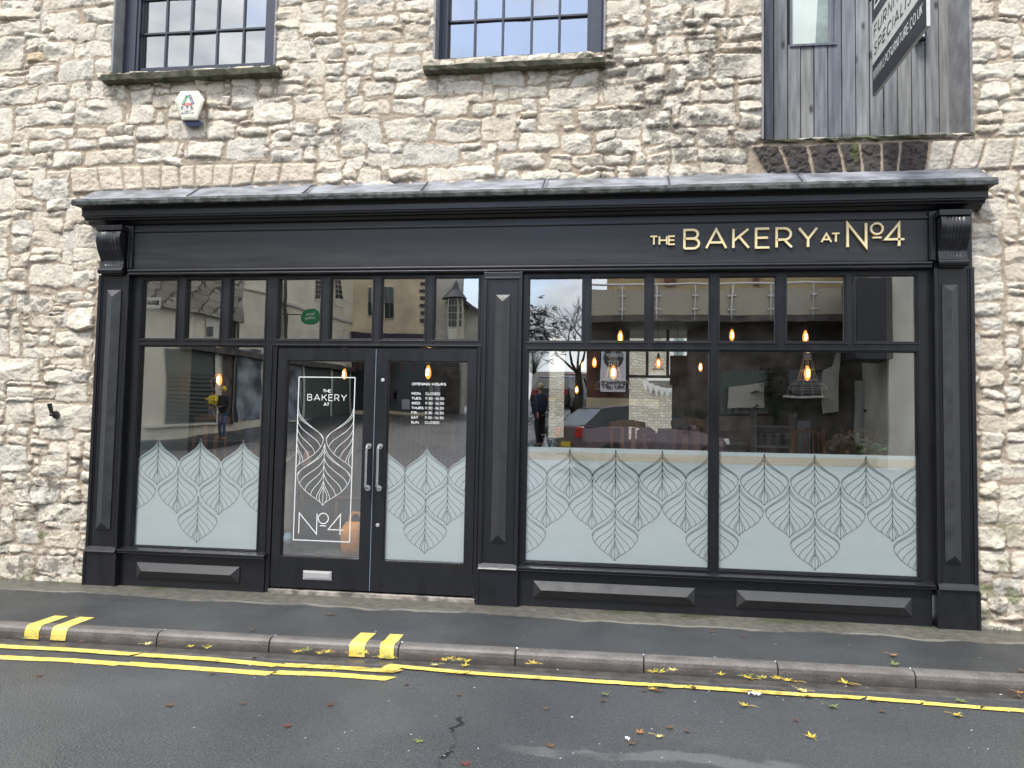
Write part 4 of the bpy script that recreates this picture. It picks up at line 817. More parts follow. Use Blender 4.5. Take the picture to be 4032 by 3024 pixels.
# ------------------------------------------------------------------ ground: pavement, kerb, channel, road
def ground_mat(name, kind):
    M = bpy.data.materials.new(name); M.use_nodes = True; t = M.node_tree; b = t.nodes['Principled BSDF']; N = t.nodes.new; L = t.links.new
    c = N('ShaderNodeTexCoord'); sx = N('ShaderNodeSeparateXYZ'); L(c.outputs['Object'], sx.inputs[0])
    def noise(sc, det=5, r=.5, st=None):
        n = N('ShaderNodeTexNoise'); n.inputs['Scale'].default_value = sc; n.inputs['Detail'].default_value = det; n.inputs['Roughness'].default_value = r
        if st: m_ = N('ShaderNodeMapping'); m_.inputs['Scale'].default_value = st; L(c.outputs['Object'], m_.inputs[0]); L(m_.outputs[0], n.inputs[0])
        else: L(c.outputs['Object'], n.inputs[0])
        return n.outputs[0]
    def math_(op, a, b_=None, c_=None):
        m_ = N('ShaderNodeMath'); m_.operation = op
        for i, q in enumerate((a, b_, c_)):
            if q is None: continue
            if isinstance(q, (int, float)): m_.inputs[i].default_value = q
            else: L(q, m_.inputs[i])
        return m_.outputs[0]
    def rng(v, a, b_, lo=0, hi=1):
        m_ = N('ShaderNodeMapRange'); m_.inputs['From Min'].default_value = a; m_.inputs['From Max'].default_value = b_; m_.inputs['To Min'].default_value = lo; m_.inputs['To Max'].default_value = hi; L(v, m_.inputs[0]); return m_.outputs[0]
    def mix(f, a, b_):
        m_ = N('ShaderNodeMix'); m_.data_type = 'RGBA'; L(f, m_.inputs[0])
        for i, q in ((6, a), (7, b_)):
            if isinstance(q, tuple): m_.inputs[i].default_value = (*q, 1)
            else: L(q, m_.inputs[i])
        return m_.outputs[2]
    fine = N('ShaderNodeTexVoronoi'); fine.inputs['Scale'].default_value = 75 if kind == 'road' else 150; L(c.outputs['Object'], fine.inputs[0])
    if kind == 'road':
        base = mix(rng(noise(1.1, 4), .35, .65), (.058, .063, .069), (.084, .090, .096))
        sp = rng(fine.outputs['Distance'], .1, .6); base = mix(math_('MULTIPLY', sp, .5), base, (.018, .019, .021))
        grit = rng(noise(170, 2), .60, .70); base = mix(math_('MULTIPLY', grit, .55), base, (.22, .22, .21))
        # older smoother patches and a wandering crack
        pt = rng(noise(.9, 3, .5, (1, 1, 1)), .56, .60); base = mix(math_('MULTIPLY', pt, .22), base, (.10, .105, .11))
        wx = math_('ADD', sx.outputs[0], math_('MULTIPLY', math_('SUBTRACT', noise(3, 4), .5), .5)); cr_ = rng(math_('ABSOLUTE', math_('ADD', wx, .86)), .008, .022, 1, 0)
        msk = math_('MULTIPLY', rng(sx.outputs[1], -1.72, -1.80), rng(noise(5, 3), .42, .52)); base = mix(math_('MULTIPLY', cr_, msk), base, (.008, .008, .009))
        wx2 = math_('ADD', sx.outputs[0], math_('MULTIPLY', math_('SUBTRACT', noise(2.2, 4), .5), .8)); wy2 = math_('ADD', sx.outputs[1], math_('MULTIPLY', math_('SUBTRACT', noise(2.6, 5), .5), .35))
        st_ = math_('MULTIPLY', rng(math_('ABSOLUTE', math_('ADD', wy2, 2.62)), .05, .075, 1, 0), math_('MULTIPLY', rng(wx2, -.7, -.3), rng(noise(1.6, 3), .47, .53))); base = mix(math_('MULTIPLY', st_, .5), base, (.15, .16, .16))
        L(rng(noise(.8, 3), .35, .65, .34, .56), b.inputs['Roughness'])
        hgt = math_('ADD', math_('MULTIPLY', fine.outputs['Distance'], -.7), math_('MULTIPLY', noise(60, 5), .6)); bd = .007
    elif kind == 'pave':
        base = mix(rng(noise(2.0, 4), .35, .65), (.034, .038, .041), (.054, .058, .061))
        base = mix(math_('MULTIPLY', rng(fine.outputs['Distance'], .1, .6), .35), base, (.014, .015, .016))
        grit = rng(noise(170, 2), .62, .72); base = mix(math_('MULTIPLY', grit, .3), base, (.13, .13, .125))
        edge = math_('ADD', sx.outputs[1], math_('MULTIPLY', math_('SUBTRACT', noise(1.2, 5, .6), .5), .35))
        old = rng(edge, -.44, -.42); oc = mix(rng(noise(14, 5), .3, .7), (.10, .095, .082), (.20, .19, .165)); oc = mix(math_('MULTIPLY', rng(fine.outputs['Distance'], .1, .6), .5), oc, (.03, .028, .024))
        base = mix(old, base, oc)
        # pale worn concrete rim of the old strip
        rim = math_('MULTIPLY', rng(math_('ABSOLUTE', math_('ADD', edge, .40)), .015, .03, 1, 0), rng(noise(1.4, 2), .45, .52)); base = mix(math_('MULTIPLY', rim, .7), base, (.22, .21, .185))
        mo = math_('MULTIPLY', rng(math_('ADD', sx.outputs[1], math_('MULTIPLY', noise(5, 4), .25)), -.10, .06), rng(noise(2.3, 5, .6), .46, .60)); base = mix(math_('MULTIPLY', mo, .75), base, (.035, .045, .012))
        L(rng(noise(1.5, 3), .35, .65, .42, .65), b.inputs['Roughness'])
        hgt = math_('ADD', math_('MULTIPLY', fine.outputs['Distance'], -.5), math_('MULTIPLY', noise(60, 5), .5)); bd = .0035
    elif kind == 'kerb':
        base = mix(rng(noise(7, 5), .35, .65), (.090, .080, .076), (.145, .130, .123)); g_ = rng(noise(120, 3), .58, .68); base = mix(math_('MULTIPLY', g_, .5), base, (.30, .28, .26))
        dk = rng(noise(3, 4, .6, (1, 3, 6)), .52, .66); base = mix(math_('MULTIPLY', dk, .5), base, (.045, .04, .038))
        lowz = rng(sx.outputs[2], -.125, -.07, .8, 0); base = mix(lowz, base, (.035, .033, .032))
        b.inputs['Roughness'].default_value = .5; hgt = noise(90, 5); bd = .003
    elif kind == 'chan':
        base = mix(rng(noise(9, 5), .35, .65), (.045, .042, .04), (.085, .08, .074)); b.inputs['Roughness'].default_value = .28; hgt = noise(90, 5); bd = .002
    elif kind == 'yellow':
        base = mix(rng(noise(9, 5), .35, .65), (.72, .53, .10), (.80, .63, .17)); wr = rng(noise(38, 6, .75), .58, .66); base = mix(math_('MULTIPLY', wr, .8), base, (.10, .085, .04))
        wr2 = rng(noise(5, 6, .75), .62, .72); base = mix(math_('MULTIPLY', wr2, .5), base, (.12, .10, .05))
        b.inputs['Roughness'].default_value = .55; hgt = math_('ADD', math_('MULTIPLY', fine.outputs['Distance'], -.5), noise(60, 5)); bd = .003
    L(base, b.inputs['Base Color']); bp = N('ShaderNodeBump'); bp.inputs['Distance'].default_value = bd; bp.inputs['Strength'].default_value = 1; L(hgt, bp.inputs['Height']); L(bp.outputs[0], b.inputs['Normal'])
    return M
ROAD, PAVE, KERB, CHAN, YEL = (ground_mat(n, k) for n, k in (('wet_asphalt', 'road'), ('pavement_tarmac', 'pave'), ('kerb_concrete', 'kerb'), ('wet_channel', 'chan'), ('yellow_line_paint', 'yellow')))
def ky(x): return -1.135 - .024 * (2.6 - x) * (1 if x > -8 else 1)      # back edge of the kerb
def grid_strip(xs, rows):
    b = MB(); b.loft([[(x, y(x) if callable(y) else y, z(x) if callable(z) else z) for x in xs] for y, z in rows], cap=False, closed=False); return b
gx_ = [-60, -30, -14] + [-10 + .25 * i for i in range(72)] + [8.5, 14, 30, 60]
rgz = random.Random(2); wob = {x: rgz.uniform(-.006, .006) for x in gx_}
struct(grid_strip(gx_, [(.3, -.0), (-.05, -.004), (-.5, lambda x: -.010 + wob[x]), (lambda x: ky(x) + .002, -.024)]).build('pavement', PAVE))
# kerb stones with joints
jd = [-8.0, -7.0, -6.0, -5.0, -4.2] + [G(a, c, -.05).x for a, c in ((565, 2530), (1030, 2548), (1540, 2585), (2020, 2600), (2537, 2625), (3080, 2660), (3642, 2695))] + [3.6, 4.6, 5.6, 6.6]
kb = MB(); prof = [(.0, -.2), (.0, -.022), (-.055, -.022), (-.082, -.028), (-.097, -.045), (-.103, -.068), (-.110, -.2)]
def ksec(x): return [(x, ky(x) + y, z) for y, z in prof]
def kseg(a, c, b):
    n = 5; b.loft([ksec(a + .004 + (c - a - .008) * i / n) for i in range(n + 1)])
for a, c in zip(jd, jd[1:]): kseg(a, c, kb)
kseg(-60, -8, kb); kseg(6.6, 60, kb)
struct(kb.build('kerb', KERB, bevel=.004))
j = MB(); j.loft([[(x, ky(x) - .006, -.03), (x, ky(x) - .09, -.05), (x, ky(x) - .096, -.2)] for x in (-8, 6.6)], cap=False, closed=False); struct(j.build('kerb_joint', BLACK))
struct(grid_strip([-60, -10, 0, 8, 60], [(lambda x: ky(x) - .09, -.122), (lambda x: ky(x) - .20, -.128), (lambda x: ky(x) - .215, -.138)]).build('channel', CHAN))
# road: level in front of the shop, then climbing to the far side of the street
rws = [(lambda x: ky(x) - .20, -.134), (-1.7, -.128), (-2.6, -.124), (-3.6, -.11), (-5, .0), (-6.6, .16), (-9, .40), (-12, .68), (-15, .86), (-18, 1.15), (-26, 1.95), (-40, 3.0), (-200, 9.0)]
struct(grid_strip([-200, -60, -30] + [-12 + i for i in range(22)] + [14, 30, 60, 200], rws).build('road', ROAD))
fp = MB(); fp.box(-60, -11.0, -16.2, -12.6, .4, .93); fp.box(3.0, 40, -16.2, -13.2, .4, .97); struct(fp.build('far_pavement', PAVE))
# yellow lines
def wavy(px, wd, z=-.1235, nm='road_marking', gap=None):
    pts = [G(a * 4032 / 2212, c * 4032 / 2212, z) for a, c in px]
    b = MB(); rr = random.Random(len(px) * 7 + int(px[0][0])); L_, R_ = [], []
    n = max(6, int((pts[-1] - pts[0]).length / .04)); 
    for i in range(n + 1):
        s_ = i / n * (len(pts) - 1); k = min(len(pts) - 2, int(s_)); p = pts[k].lerp(pts[k + 1], s_ - k)
        e = .035 if i == n else 0
        L_.append((p.x + e, p.y + wd / 2 + rr.uniform(-.004, .004), z)); R_.append((p.x - (.02 if i == n else 0) - (.03 if i == 0 else 0), p.y - wd / 2 + rr.uniform(-.004, .004), z))
    b.loft([L_, R_], cap=False, closed=False); return struct(b.build(nm, YEL))
for seg in ([(-60, 1392), (0, 1395.5), (150, 1403), (290, 1413)], [(304, 1414), (450, 1423), (600, 1437)], [(612, 1436), (720, 1441), (857, 1450)], [(840, 1437), (1000, 1452), (1008, 1452)], [(1014, 1453), (1300, 1472), (1480, 1483)], [(1488, 1483), (1700, 1498), (1862, 1507)], [(1878, 1508), (1990, 1517)], [(2000, 1519), (2120, 1528)], [(2124, 1529), (2300, 1540)]):
    wavy(seg, .078 if seg[0][0] < 860 and seg[0][0] != 840 else .062)
for seg in ([(-60, 1416), (0, 1419.5), (150, 1426), (262, 1434)], [(275, 1433), (430, 1444), (585, 1455)], [(597, 1452), (720, 1457), (842, 1466)]): wavy(seg, .082)
wavy([(826, 1444), (856, 1446)], .13, z=-.1205)
def tick(x0, x1, back):
    b = MB(); rows = []
    rr = random.Random(int(x0 * 100))
    for y, z in [(back, -.0165), (.002, -.0195), (-.055, -.0185), (-.084, -.0255), (-.1005, -.044), (-.107, -.068), (-.112, -.112)]:
        e = rr.uniform(-.004, .004); rows.append([(x, ky(x) + y, z) for x in [x0 + e + (x1 - x0) * i / 4 for i in range(5)]])
    b.loft(rows, cap=False, closed=False); struct(b.build('road_marking', YEL))
for a, c, yy in ((40, 76, 1368), (95, 133, 1372), (752, 788, 1402), (820, 852, 1404)):
    A_, B_ = G(a * 1.8228, yy * 1.8228, -.06), G(c * 1.8228, yy * 1.8228, -.06); tick(A_.x, B_.x, .19 if a < 200 else .15)

# ------------------------------------------------------------------ the cafe room
FZ = .30
def sbox(nm, m_, *a): b = MB(); b.box(*a); return struct(b.build(nm, m_))
sbox('floor', FLOORM, -6.2, 4.2, .15, 6.0, FZ - .1, FZ); sbox('ceiling', INTW, -6.2, 4.2, .03, 6.0, 2.98, 3.1)
sbox('wall_left', INTP, -4.9, -4.5, .035, 1.0, 0, 2.98); sbox('wall_left_far', INTW, -6.3, -5.6, 1.0, 6.0, 0, 2.98); sbox('wall_left_return', INTW, -6.2, -4.9, .9, 1.0, 0, 2.98)
sbox('wall_right', INTP, 2.50, 2.9, .035, 1.05, 0, 2.98); sbox('wall_right_far', INTW, 3.9, 4.2, 1.05, 6.0, 0, 2.98); sbox('wall_right_return', INTW, 2.9, 4.0, .9, 1.0, 0, 2.98)
ox = [(-1.06, -.82), (.12, 1.02)]
sbox('wall_back', INTW, -6.2, -1.06, 5.0, 5.15, 0, 2.98); sbox('wall_back_pier', INTW, -.82, .12, 5.0, 5.15, 0, 2.98); sbox('wall_back_far', INTW, 1.02, 4.2, 5.0, 5.15, 0, 2.98)
sbox('wall_back_low', INTW, -1.06, 1.02, 5.0, 5.15, 0, 1.35)
# daylit stone yard wall behind the back windows
Mst = bpy.data.materials.new('yard_stone'); Mst.use_nodes = True; t = Mst.node_tree; bs = t.nodes['Principled BSDF']; bs.inputs['Roughness'].default_value = .9
br = t.nodes.new('ShaderNodeTexBrick'); br.inputs['Scale'].default_value = 5.5; br.inputs['Color1'].default_value = (.55, .52, .45, 1); br.inputs['Color2'].default_value = (.40, .36, .28, 1); br.inputs['Mortar'].default_value = (.26, .22, .17, 1); br.inputs['Mortar Size'].default_value = .025; br.offset = .37
cc = t.nodes.new('ShaderNodeTexCoord'); mpp = t.nodes.new('ShaderNodeMapping'); mpp.inputs['Rotation'].default_value = (R(90), 0, 0); nn_ = t.nodes.new('ShaderNodeTexNoise'); nn_.inputs['Scale'].default_value = 5; vv = t.nodes.new('ShaderNodeMixRGB'); vv.inputs[0].default_value = .08
t.links.new(cc.outputs['Object'], mpp.inputs[0]); t.links.new(cc.outputs['Object'], nn_.inputs[0]); t.links.new(mpp.outputs[0], vv.inputs[1]); t.links.new(nn_.outputs['Color'], vv.inputs[2]); t.links.new(vv.outputs[0], br.inputs[0]); t.links.new(br.outputs[0], bs.inputs['Base Color'])
b = MB(); b.box(-4, 4, 7.6, 7.8, 0, 4.2); tag(b.build('yard_wall', Mst), 'pale rubble stone wall seen through the back windows of the cafe', 'wall')
T = thing('back_window', 'tall dark framed back window of the cafe looking on to a sunlit stone wall', 'window', (.57, 5.0, 1.9))
b = MB(); b.box(.12, .15, 4.97, 5.05, 1.35, 2.98); b.box(.99, 1.02, 4.97, 5.05, 1.35, 2.98)
for x in (.41, .71): b.box(x - .02, x + .02, 4.97, 5.05, 2.30, 2.98)
b.box(.15, .99, 4.965, 5.055, 2.27, 2.31); b.build('window_frame', BLACK, T)
b = MB(); 
b = None
T = thing('yard_window', 'white framed sash window in the pale stone yard wall behind the cafe', 'window', (1.3, 7.55, 2.5)); a, c = W(*P('6', 1410, 760), 7.55), W(*P('6', 1560, 1030), 7.55)
b = MB(); b.box(a.x, c.x, 7.53, 7.62, c.z, a.z + .3); b.build('window_frame', mat('white_joinery', (.8, .8, .78), .5), T); b = MB(); b.box(a.x + .07, c.x - .07, 7.515, 7.529, c.z + .09, a.z + .25); b.build('window_pane', mat('green_grey_glass', (.28, .34, .32), .1, noise=.3, nscale=5), T)
b = MB(); b.box(a.x - .4, c.x + .1, 7.46, 7.6, c.z - .12, c.z - .02); b.build('window_sill', mat('white_joinery', (.8, .8, .78), .5), T)
bt = thing('bunting', 'string of white triangular bunting in the yard behind the cafe', 'bunting', (.8, 6.6, 2.2))
rr = random.Random(5)
c_ = MB(); bp0, bp1 = W(*P('6', 1120, 1060), 6.6), W(*P('6', 1600, 1120), 6.6); pts = [(bp0.x + (bp1.x - bp0.x) * i / 10, 6.6, bp0.z + (bp1.z - bp0.z) * i / 10 - .12 * math.sin(math.pi * i / 10)) for i in range(11)]; c_.tube(pts, .004, 5); c_.build('string', WHITEV, bt)
for i in range(1, 9):
    x, y, z = pts[i]; b = MB(); b.loft([[(x, y - .003, z), (x + .12, y - .003, z - .004), (x + .06, y - .012, z - .19)], [(x, y + .003, z), (x + .12, y + .003, z - .004), (x + .06, y - .006, z - .19)]]); b.build('pennant', WHITEV, bt)
# ------------------------------------------------------------------ pendant lamps in the cafe
def pendant(u, v, y, kind, label, sc=1.0):
    sc *= .92; p = W(u, v, y); T = thing('pendant_lamp', label, 'lamp', (p.x, p.y, 2.98), 'filament pendant lamps hanging in the cafe'); s_ = sc
    b = MB(); b.tube([(p.x, p.y, 2.98), (p.x, p.y, p.z + .12 * s_)], .0035, 6); b.build('cord', CORD, T)
    b = MB(); b.lathe([(.002, 2.955), (.045, 2.96), (.05, 2.979), (.002, 2.98)], (p.x, p.y, 0), 14); b.build('ceiling_rose', BLACK, T)
    b = MB(); b.lathe([(.004, .145), (.012, .14), (.019, .12), (.021, .075), (.018, .065), (.002, .064)], (0, 0, 0), 12)
    b.v = [(p.x + x * s_, p.y + yy * s_, p.z + z * s_) for x, yy, z in b.v]; b.build('socket', BRASS, T, smooth=True)
    b = MB(); b.lathe([(.012, .066), (.018, .05), (.029, .015), (.031, -.015), (.026, -.045), (.012, -.066), (.001, -.07)], (0, 0, 0), 14)
    b.v = [(p.x + x * s_, p.y + yy * s_, p.z + z * s_) for x, yy, z in b.v]; bl = b.build('bulb', AMBER, T, smooth=True)
    b = MB(); b.lathe([(.001, .03), (.034, .02), (.034, -.04), (.001, -.05)], (0, 0, 0), 8)
    b = MB(); b.box(p.x - .011 * s_, p.x + .011 * s_, p.y - .034 * s_, p.y - .0325 * s_, p.z - .035 * s_, p.z + .03 * s_); b.build('filament', FILA, bl)
    if kind:
        wm = {'cage': COPPER, 'white': OFFW, 'big': OFFW, 'clear': COPPER}[kind]
        pr = {'cage': [(.02, .14), (.035, .06), (.105, -.02), (.085, -.10), (.04, -.14)], 'white': [(.03, .16), (.05, .05), (.075, -.06), (.17, -.10), (.175, -.17)], 'big': [(.04, .13), (.06, .03), (.085, -.06), (.14, -.10), (.175, -.14), (.175, -.22)], 'clear': [(.02, .08), (.05, 0), (.075, -.08), (.08, -.09)]}[kind]
        b = MB(); n = 12 if kind != 'cage' else 8
        for q in range(n):
            a = 2 * math.pi * q / n; b.tube([(p.x + r_ * s_ * math.cos(a), p.y + r_ * s_ * math.sin(a), p.z + z * s_) for r_, z in pr], .0016, 4)
        for r_, z in pr[1:]: b.tube([(p.x + r_ * s_ * math.cos(2 * math.pi * q / 24), p.y + r_ * s_ * math.sin(2 * math.pi * q / 24), p.z + z * s_) for q in range(25)], .0022, 4)
        b.build('wire_cage', wm, T)
        if kind in ('white', 'big'): b = MB(); b.lathe([(.004, .24), (.02, .23), (.038, .17), (.04, .13), (.03, .125)], (p.x, p.y, p.z), 16); b.build('lamp_cap', OFFW, T, smooth=True)
F_ = 1.8228
for a in ((474 * F_, 820 * F_, 1.2, 'cage', 'lit filament lamp in a copper diamond cage in the left window', 1.0), (744 * F_, 808 * F_, 2.2, '', 'bare lit filament bulb behind the left door leaf', 1), (925 * F_, 804 * F_, 1.4, '', 'bare lit filament bulb behind the right door leaf above OPENING HOURS', 1.15),
          (1340 * F_, 728 * F_, 1.6, '', 'bare lit filament bulb low in the second small pane right of the middle post', 1.05), (1581 * F_, 724 * F_, 2.6, '', 'bare lit filament bulb low in the fourth small pane right of the middle post', 1.05), (1740 * F_, 728 * F_, 2.0, '', 'bare lit filament bulb low in the fifth small pane above the large white cage lamp', 1.1),
          (1284 * F_, 783 * F_, 2.6, '', 'bare lit filament bulb to the left of the white coffee house board reflection', .95), (1325 * F_, 804 * F_, 1.1, 'white', 'lit lamp in a thin wire cage, left of the two big right windows', 1.1), (1259 * F_, 790 * F_, 4.0, '', 'small distant lit bulb farthest left in the big right window', .9),
          (1422 * F_, 785 * F_, 3.6, 'clear', 'lit bulb in a small flared wire shade before the back window', 1), (1463 * F_, 823 * F_, 4.0, '', 'small lit bulb hanging low before the back window bunting', .9), (1513 * F_, 793 * F_, 3.4, '', 'small lit bulb beside the dark curtain right of the back window', .9),
          (1246 * F_, 842 * F_, 4.6, '', 'lowest and most distant lit bulb near the red cars in the reflection', .9), (1744 * F_, 806 * F_, .9, 'big', 'lit filament lamp in a large white wire cage in the rightmost big window', 1.12)): pendant(*a)
# ------------------------------------------------------------------ furniture and things inside
def chair(u, v, y, rot, m_, label, kind=0):
    p = W(u, v, y); h = p.z - FZ; T = thing('chair', label, 'chair', (p.x, y, FZ), 'wooden chairs in the cafe'); T.rotation_euler = (0, 0, rot)
    def B(): return MB()
    def bl(b, n, par=T, **k):
        o = b.build(n, m_, None, **k); o.parent = par; return o
    b = B(); b.box(-.21, .21, -.20, .20, .43, .46); bl(b, 'seat', bevel=.01)
    for sx_ in (-.18, .18):
        b = B(); b.tube([(sx_ * 1.05, .21, 0), (sx_, .19, .44), (sx_ * .98, .22, .75), (sx_ * .92, .28, h)], [.017, .018, .017, .016]); bl(b, 'leg', smooth=True)
        b = B(); b.tube([(sx_ * 1.05, -.19, 0), (sx_, -.17, .44)], [.014, .02]); bl(b, 'leg', smooth=True)
    b = B()
    if kind == 0:
        n = 10; top = [(-.19 + .38 * i / n, .28 - .03 * math.sin(math.pi * i / n), h - .01 + .03 * math.sin(math.pi * i / n)) for i in range(n + 1)]
        b.loft([[(x, y_ - .012, z - .07), (x, y_ + .012, z - .07), (x, y_ + .012, z), (x, y_ - .012, z)] for x, y_, z in top]); bl(b, 'top_rail'); b = B()
        b.loft([[(x, .225 - .01, .62), (x, .225 + .01, .62), (x, .225 + .01, .67), (x, .225 - .01, .67)] for x in (-.17, 0, .17)]); bl(b, 'cross_rail')
        for x in (-.06, .06):
            b = B(); b.loft([[(x - .022, .225, .66), (x + .022, .225, .66), (x + .022, .235, .66), (x - .022, .235, .66)], [(x - .03, .245, .8), (x + .03, .245, .8), (x + .03, .255, .8), (x - .03, .255, .8)], [(x - .018, .262, h - .06), (x + .018, .262, h - .06), (x + .018, .272, h - .06), (x - .018, .272, h - .06)]]); bl(b, 'splat')
    else:
        pts = [(-.20, .20, .45), (-.21, .24, .45 + (h - .45) * .6), (-.13, .27, h - .04), (0, .28, h), (.13, .27, h - .04), (.21, .24, .45 + (h - .45) * .6), (.20, .20, .45)]; b.tube(pts, .013); bl(b, 'hoop', smooth=True)
        for k in range(-3, 4):
            b = B(); b.tube([(k * .045, .20, .45), (k * .052, .265, h - .012 - abs(k) * .018)], .007, 6); bl(b, 'spindle')
    for z in (.2,): b = B(); b.tube([(-.18, 0, z), (.18, 0, z)], .01); bl(b, 'stretcher')
    return T
chair(790, 1636, .85, .1, WOOD, 'orange pine chair, left one of the two behind the left window leaves', 0)
chair(965, 1640, 1.0, -.2, WOOD, 'orange pine chair under the caged lamp, right one behind the left window leaves', 0)
chair(1395, 1690, 1.2, .5, WOODD, 'brown wooden chair just behind the left door handles', 0)
chair(1590, 1640, .8, .15, WOODD, 'brown hoop back chair behind the right door, below MON.', 1)
chair(1690, 1650, 1.1, -.15, WOODD, 'brown hoop back chair behind the right door, nearest the hinge side', 1)
chair(2505, 1660, 1.0, .3, WOOD, 'pine chair before the counter in the left big right window', 0)
chair(2690, 1652, .9, -.4, WOODD, 'brown chair next to the white glazing post of the big right window', 0)
chair(2745, 1650, 1.4, .2, WOODD, 'brown chair tucked behind the mullion between the two big windows', 0)
chair(3235, 1690, 1.1, .25, WOOD, 'hoop back chair left of the dried flowers', 1)
chair(3390, 1690, 1.3, -.25, WOOD, 'hoop back chair right of the dried flowers', 1)
def table(x, y, wx, wy_, z, m_, label):
    T = thing('table', label, 'table', (x, y, FZ)); b = MB(); b.box(x - wx / 2, x + wx / 2, y - wy_ / 2, y + wy_ / 2, z - .035, z); b.build('tabletop', m_, T, bevel=.005)
    for sx_ in (-1, 1):
        for sy in (-1, 1): b = MB(); b.tube([(x + sx_ * (wx / 2 - .06), y + sy * (wy_ / 2 - .06), z - .035), (x + sx_ * (wx / 2 - .04), y + sy * (wy_ / 2 - .04), FZ)], [.024, .016]); b.build('leg', m_, T)
table(-3.95, 1.35, 1.0, .7, 1.05, WOOD, 'pine table between the chairs behind the left window')
table(-1.55, 1.6, .9, .7, 1.05, WOODD, 'brown table behind the right door leaf'); table(-2.35, 1.75, .7, .7, 1.02, WOODD, 'brown table behind the left door leaf, by the orange bag'); table(.8, 1.4, 1.1, .7, 1.06, WOOD, 'pine table behind the left big right window'); table(2.15, 1.5, 1.3, .7, 1.06, WOODD, 'brown table carrying the vase of dried flowers')
# counter with things on it
T = thing('counter', 'long dark wooden serving counter across the back of the cafe', 'counter', (.9, 3.4, FZ)); b = MB(); b.box(-.9, 3.4, 3.2, 3.8, FZ, 1.18); b.build('front', mat('grey_panelled_counter', (.10, .115, .125), .6, noise=.2, nscale=3), T); b = MB(); b.box(-.95, 3.45, 3.15, 3.85, 1.18, 1.22); b.build('worktop', WOODD, T)
def jar(u, v, y, z0, r_, h, m_, label, nm='jar', cat='jar', group=None):
    p = W(u, v, y); T = thing(nm, label, cat, (p.x, y, z0), group); b = MB(); b.lathe([(.002, 0), (r_, .005), (r_, h * .75), (r_ * .7, h * .88), (r_ * .72, h * .93)], (p.x, y, z0), 14); b.build('body', m_, T, smooth=True); b = MB(); b.lathe([(.002, h * .93), (r_ * .75, h * .93), (r_ * .75, h), (.002, h)], (p.x, y, z0), 12); b.build('lid', ALU, T)
PALEG = mat('pale_green_glass', (.25, .36, .33), .1, spec=.8); STEELM = mat('machine_steel', (.45, .46, .48), .25, metal=.9); GREYC = mat('grey_cups', (.5, .5, .5), .4)
jar(2618, 1600, 3.4, 1.22, .12, .30, PALEG, 'big pale glass jar on the counter before the back window', group='glass jars on the counter')
T = thing('cake_stand', 'white cake stand on the counter left of the glass jar', 'cake stand', (W(2545, 1600, 3.4).x, 3.4, 1.22)); cx_ = T.location.x; b = MB(); b.lathe([(.07, 0), (.02, .02), (.015, .13), (.16, .15), (.16, .165), (.001, .165)], (cx_, 3.4, 1.22), 18); b.build('stand', WHITEV, T, smooth=False); b = MB(); b.lathe([(.12, .166), (.12, .26), (.06, .31), (.001, .32)], (cx_, 3.4, 1.22), 18); b.build('dome', PALEG, T, smooth=True)
# coffee machine
p = W(2925, 1640, 3.0); T = thing('coffee_machine', 'steel espresso machine with cups stacked on top in the right window', 'coffee machine', (p.x, 3.4, 1.22)); x = p.x
b = MB(); b.box(x - .42, x + .42, 3.2, 3.7, 1.30, 1.72); b.build('body', STEELM, T, bevel=.03); b = MB(); b.box(x - .36, x + .36, 3.13, 3.2, 1.38, 1.5); b.build('group_head', BLACK, T, bevel=.01); b = MB(); b.box(x - .38, x + .38, 3.05, 3.25, 1.24, 1.28); b.build('drip_tray', STEELM, T)
for i in range(-3, 4):
    b = MB(); b.lathe([(.025, 1.721), (.038, 1.76), (.04, 1.79), (.034, 1.79), (.002, 1.74)], (x + i * .1, 3.42, 0), 10); b.build('cup', GREYC, T, smooth=True)
# shelf rack with jars, right window
p = W(3050, 1640, 2.6); T = thing('shelf_unit', 'pale wooden shelf unit with rows of glass jars right of the coffee machine', 'shelf', (p.x, 2.7, FZ)); x = p.x; xw = .22
for s_ in (-1, 1): b = MB(); b.box(x + s_ * xw - .015, x + s_ * xw + .015, 2.55, 2.85, FZ, 1.72); b.build('side_panel', INTP, T)
for z in (1.05, 1.32, 1.55): b = MB(); b.box(x - xw, x + xw, 2.54, 2.86, z, z + .025); b.build('shelf', INTP, T)
k_ = 0
for z in (1.075, 1.345):
    for i in range(4):
        jx = x - .15 + i * .10; J = thing('jar', 'glass jar on the %s shelf of the pale unit, %s from the left' % ('upper' if z > 1.2 else 'lower', ('first', 'second', 'third', 'fourth')[i]), 'jar', (jx, 2.66, z), 'jars on the pale shelf unit')
        b = MB(); b.lathe([(.001, 0), (.036, .003), (.036, .10), (.028, .12)], (jx, 2.66, z), 12); b.build('body', PALEG if z > 1.2 else mat('honey_fill', (.4, .16, .03), .3), J, smooth=True); b = MB(); b.lathe([(.001, .12), (.032, .12), (.032, .14), (.001, .14)], (jx, 2.66, z), 12); b.build('lid', ALU, J)
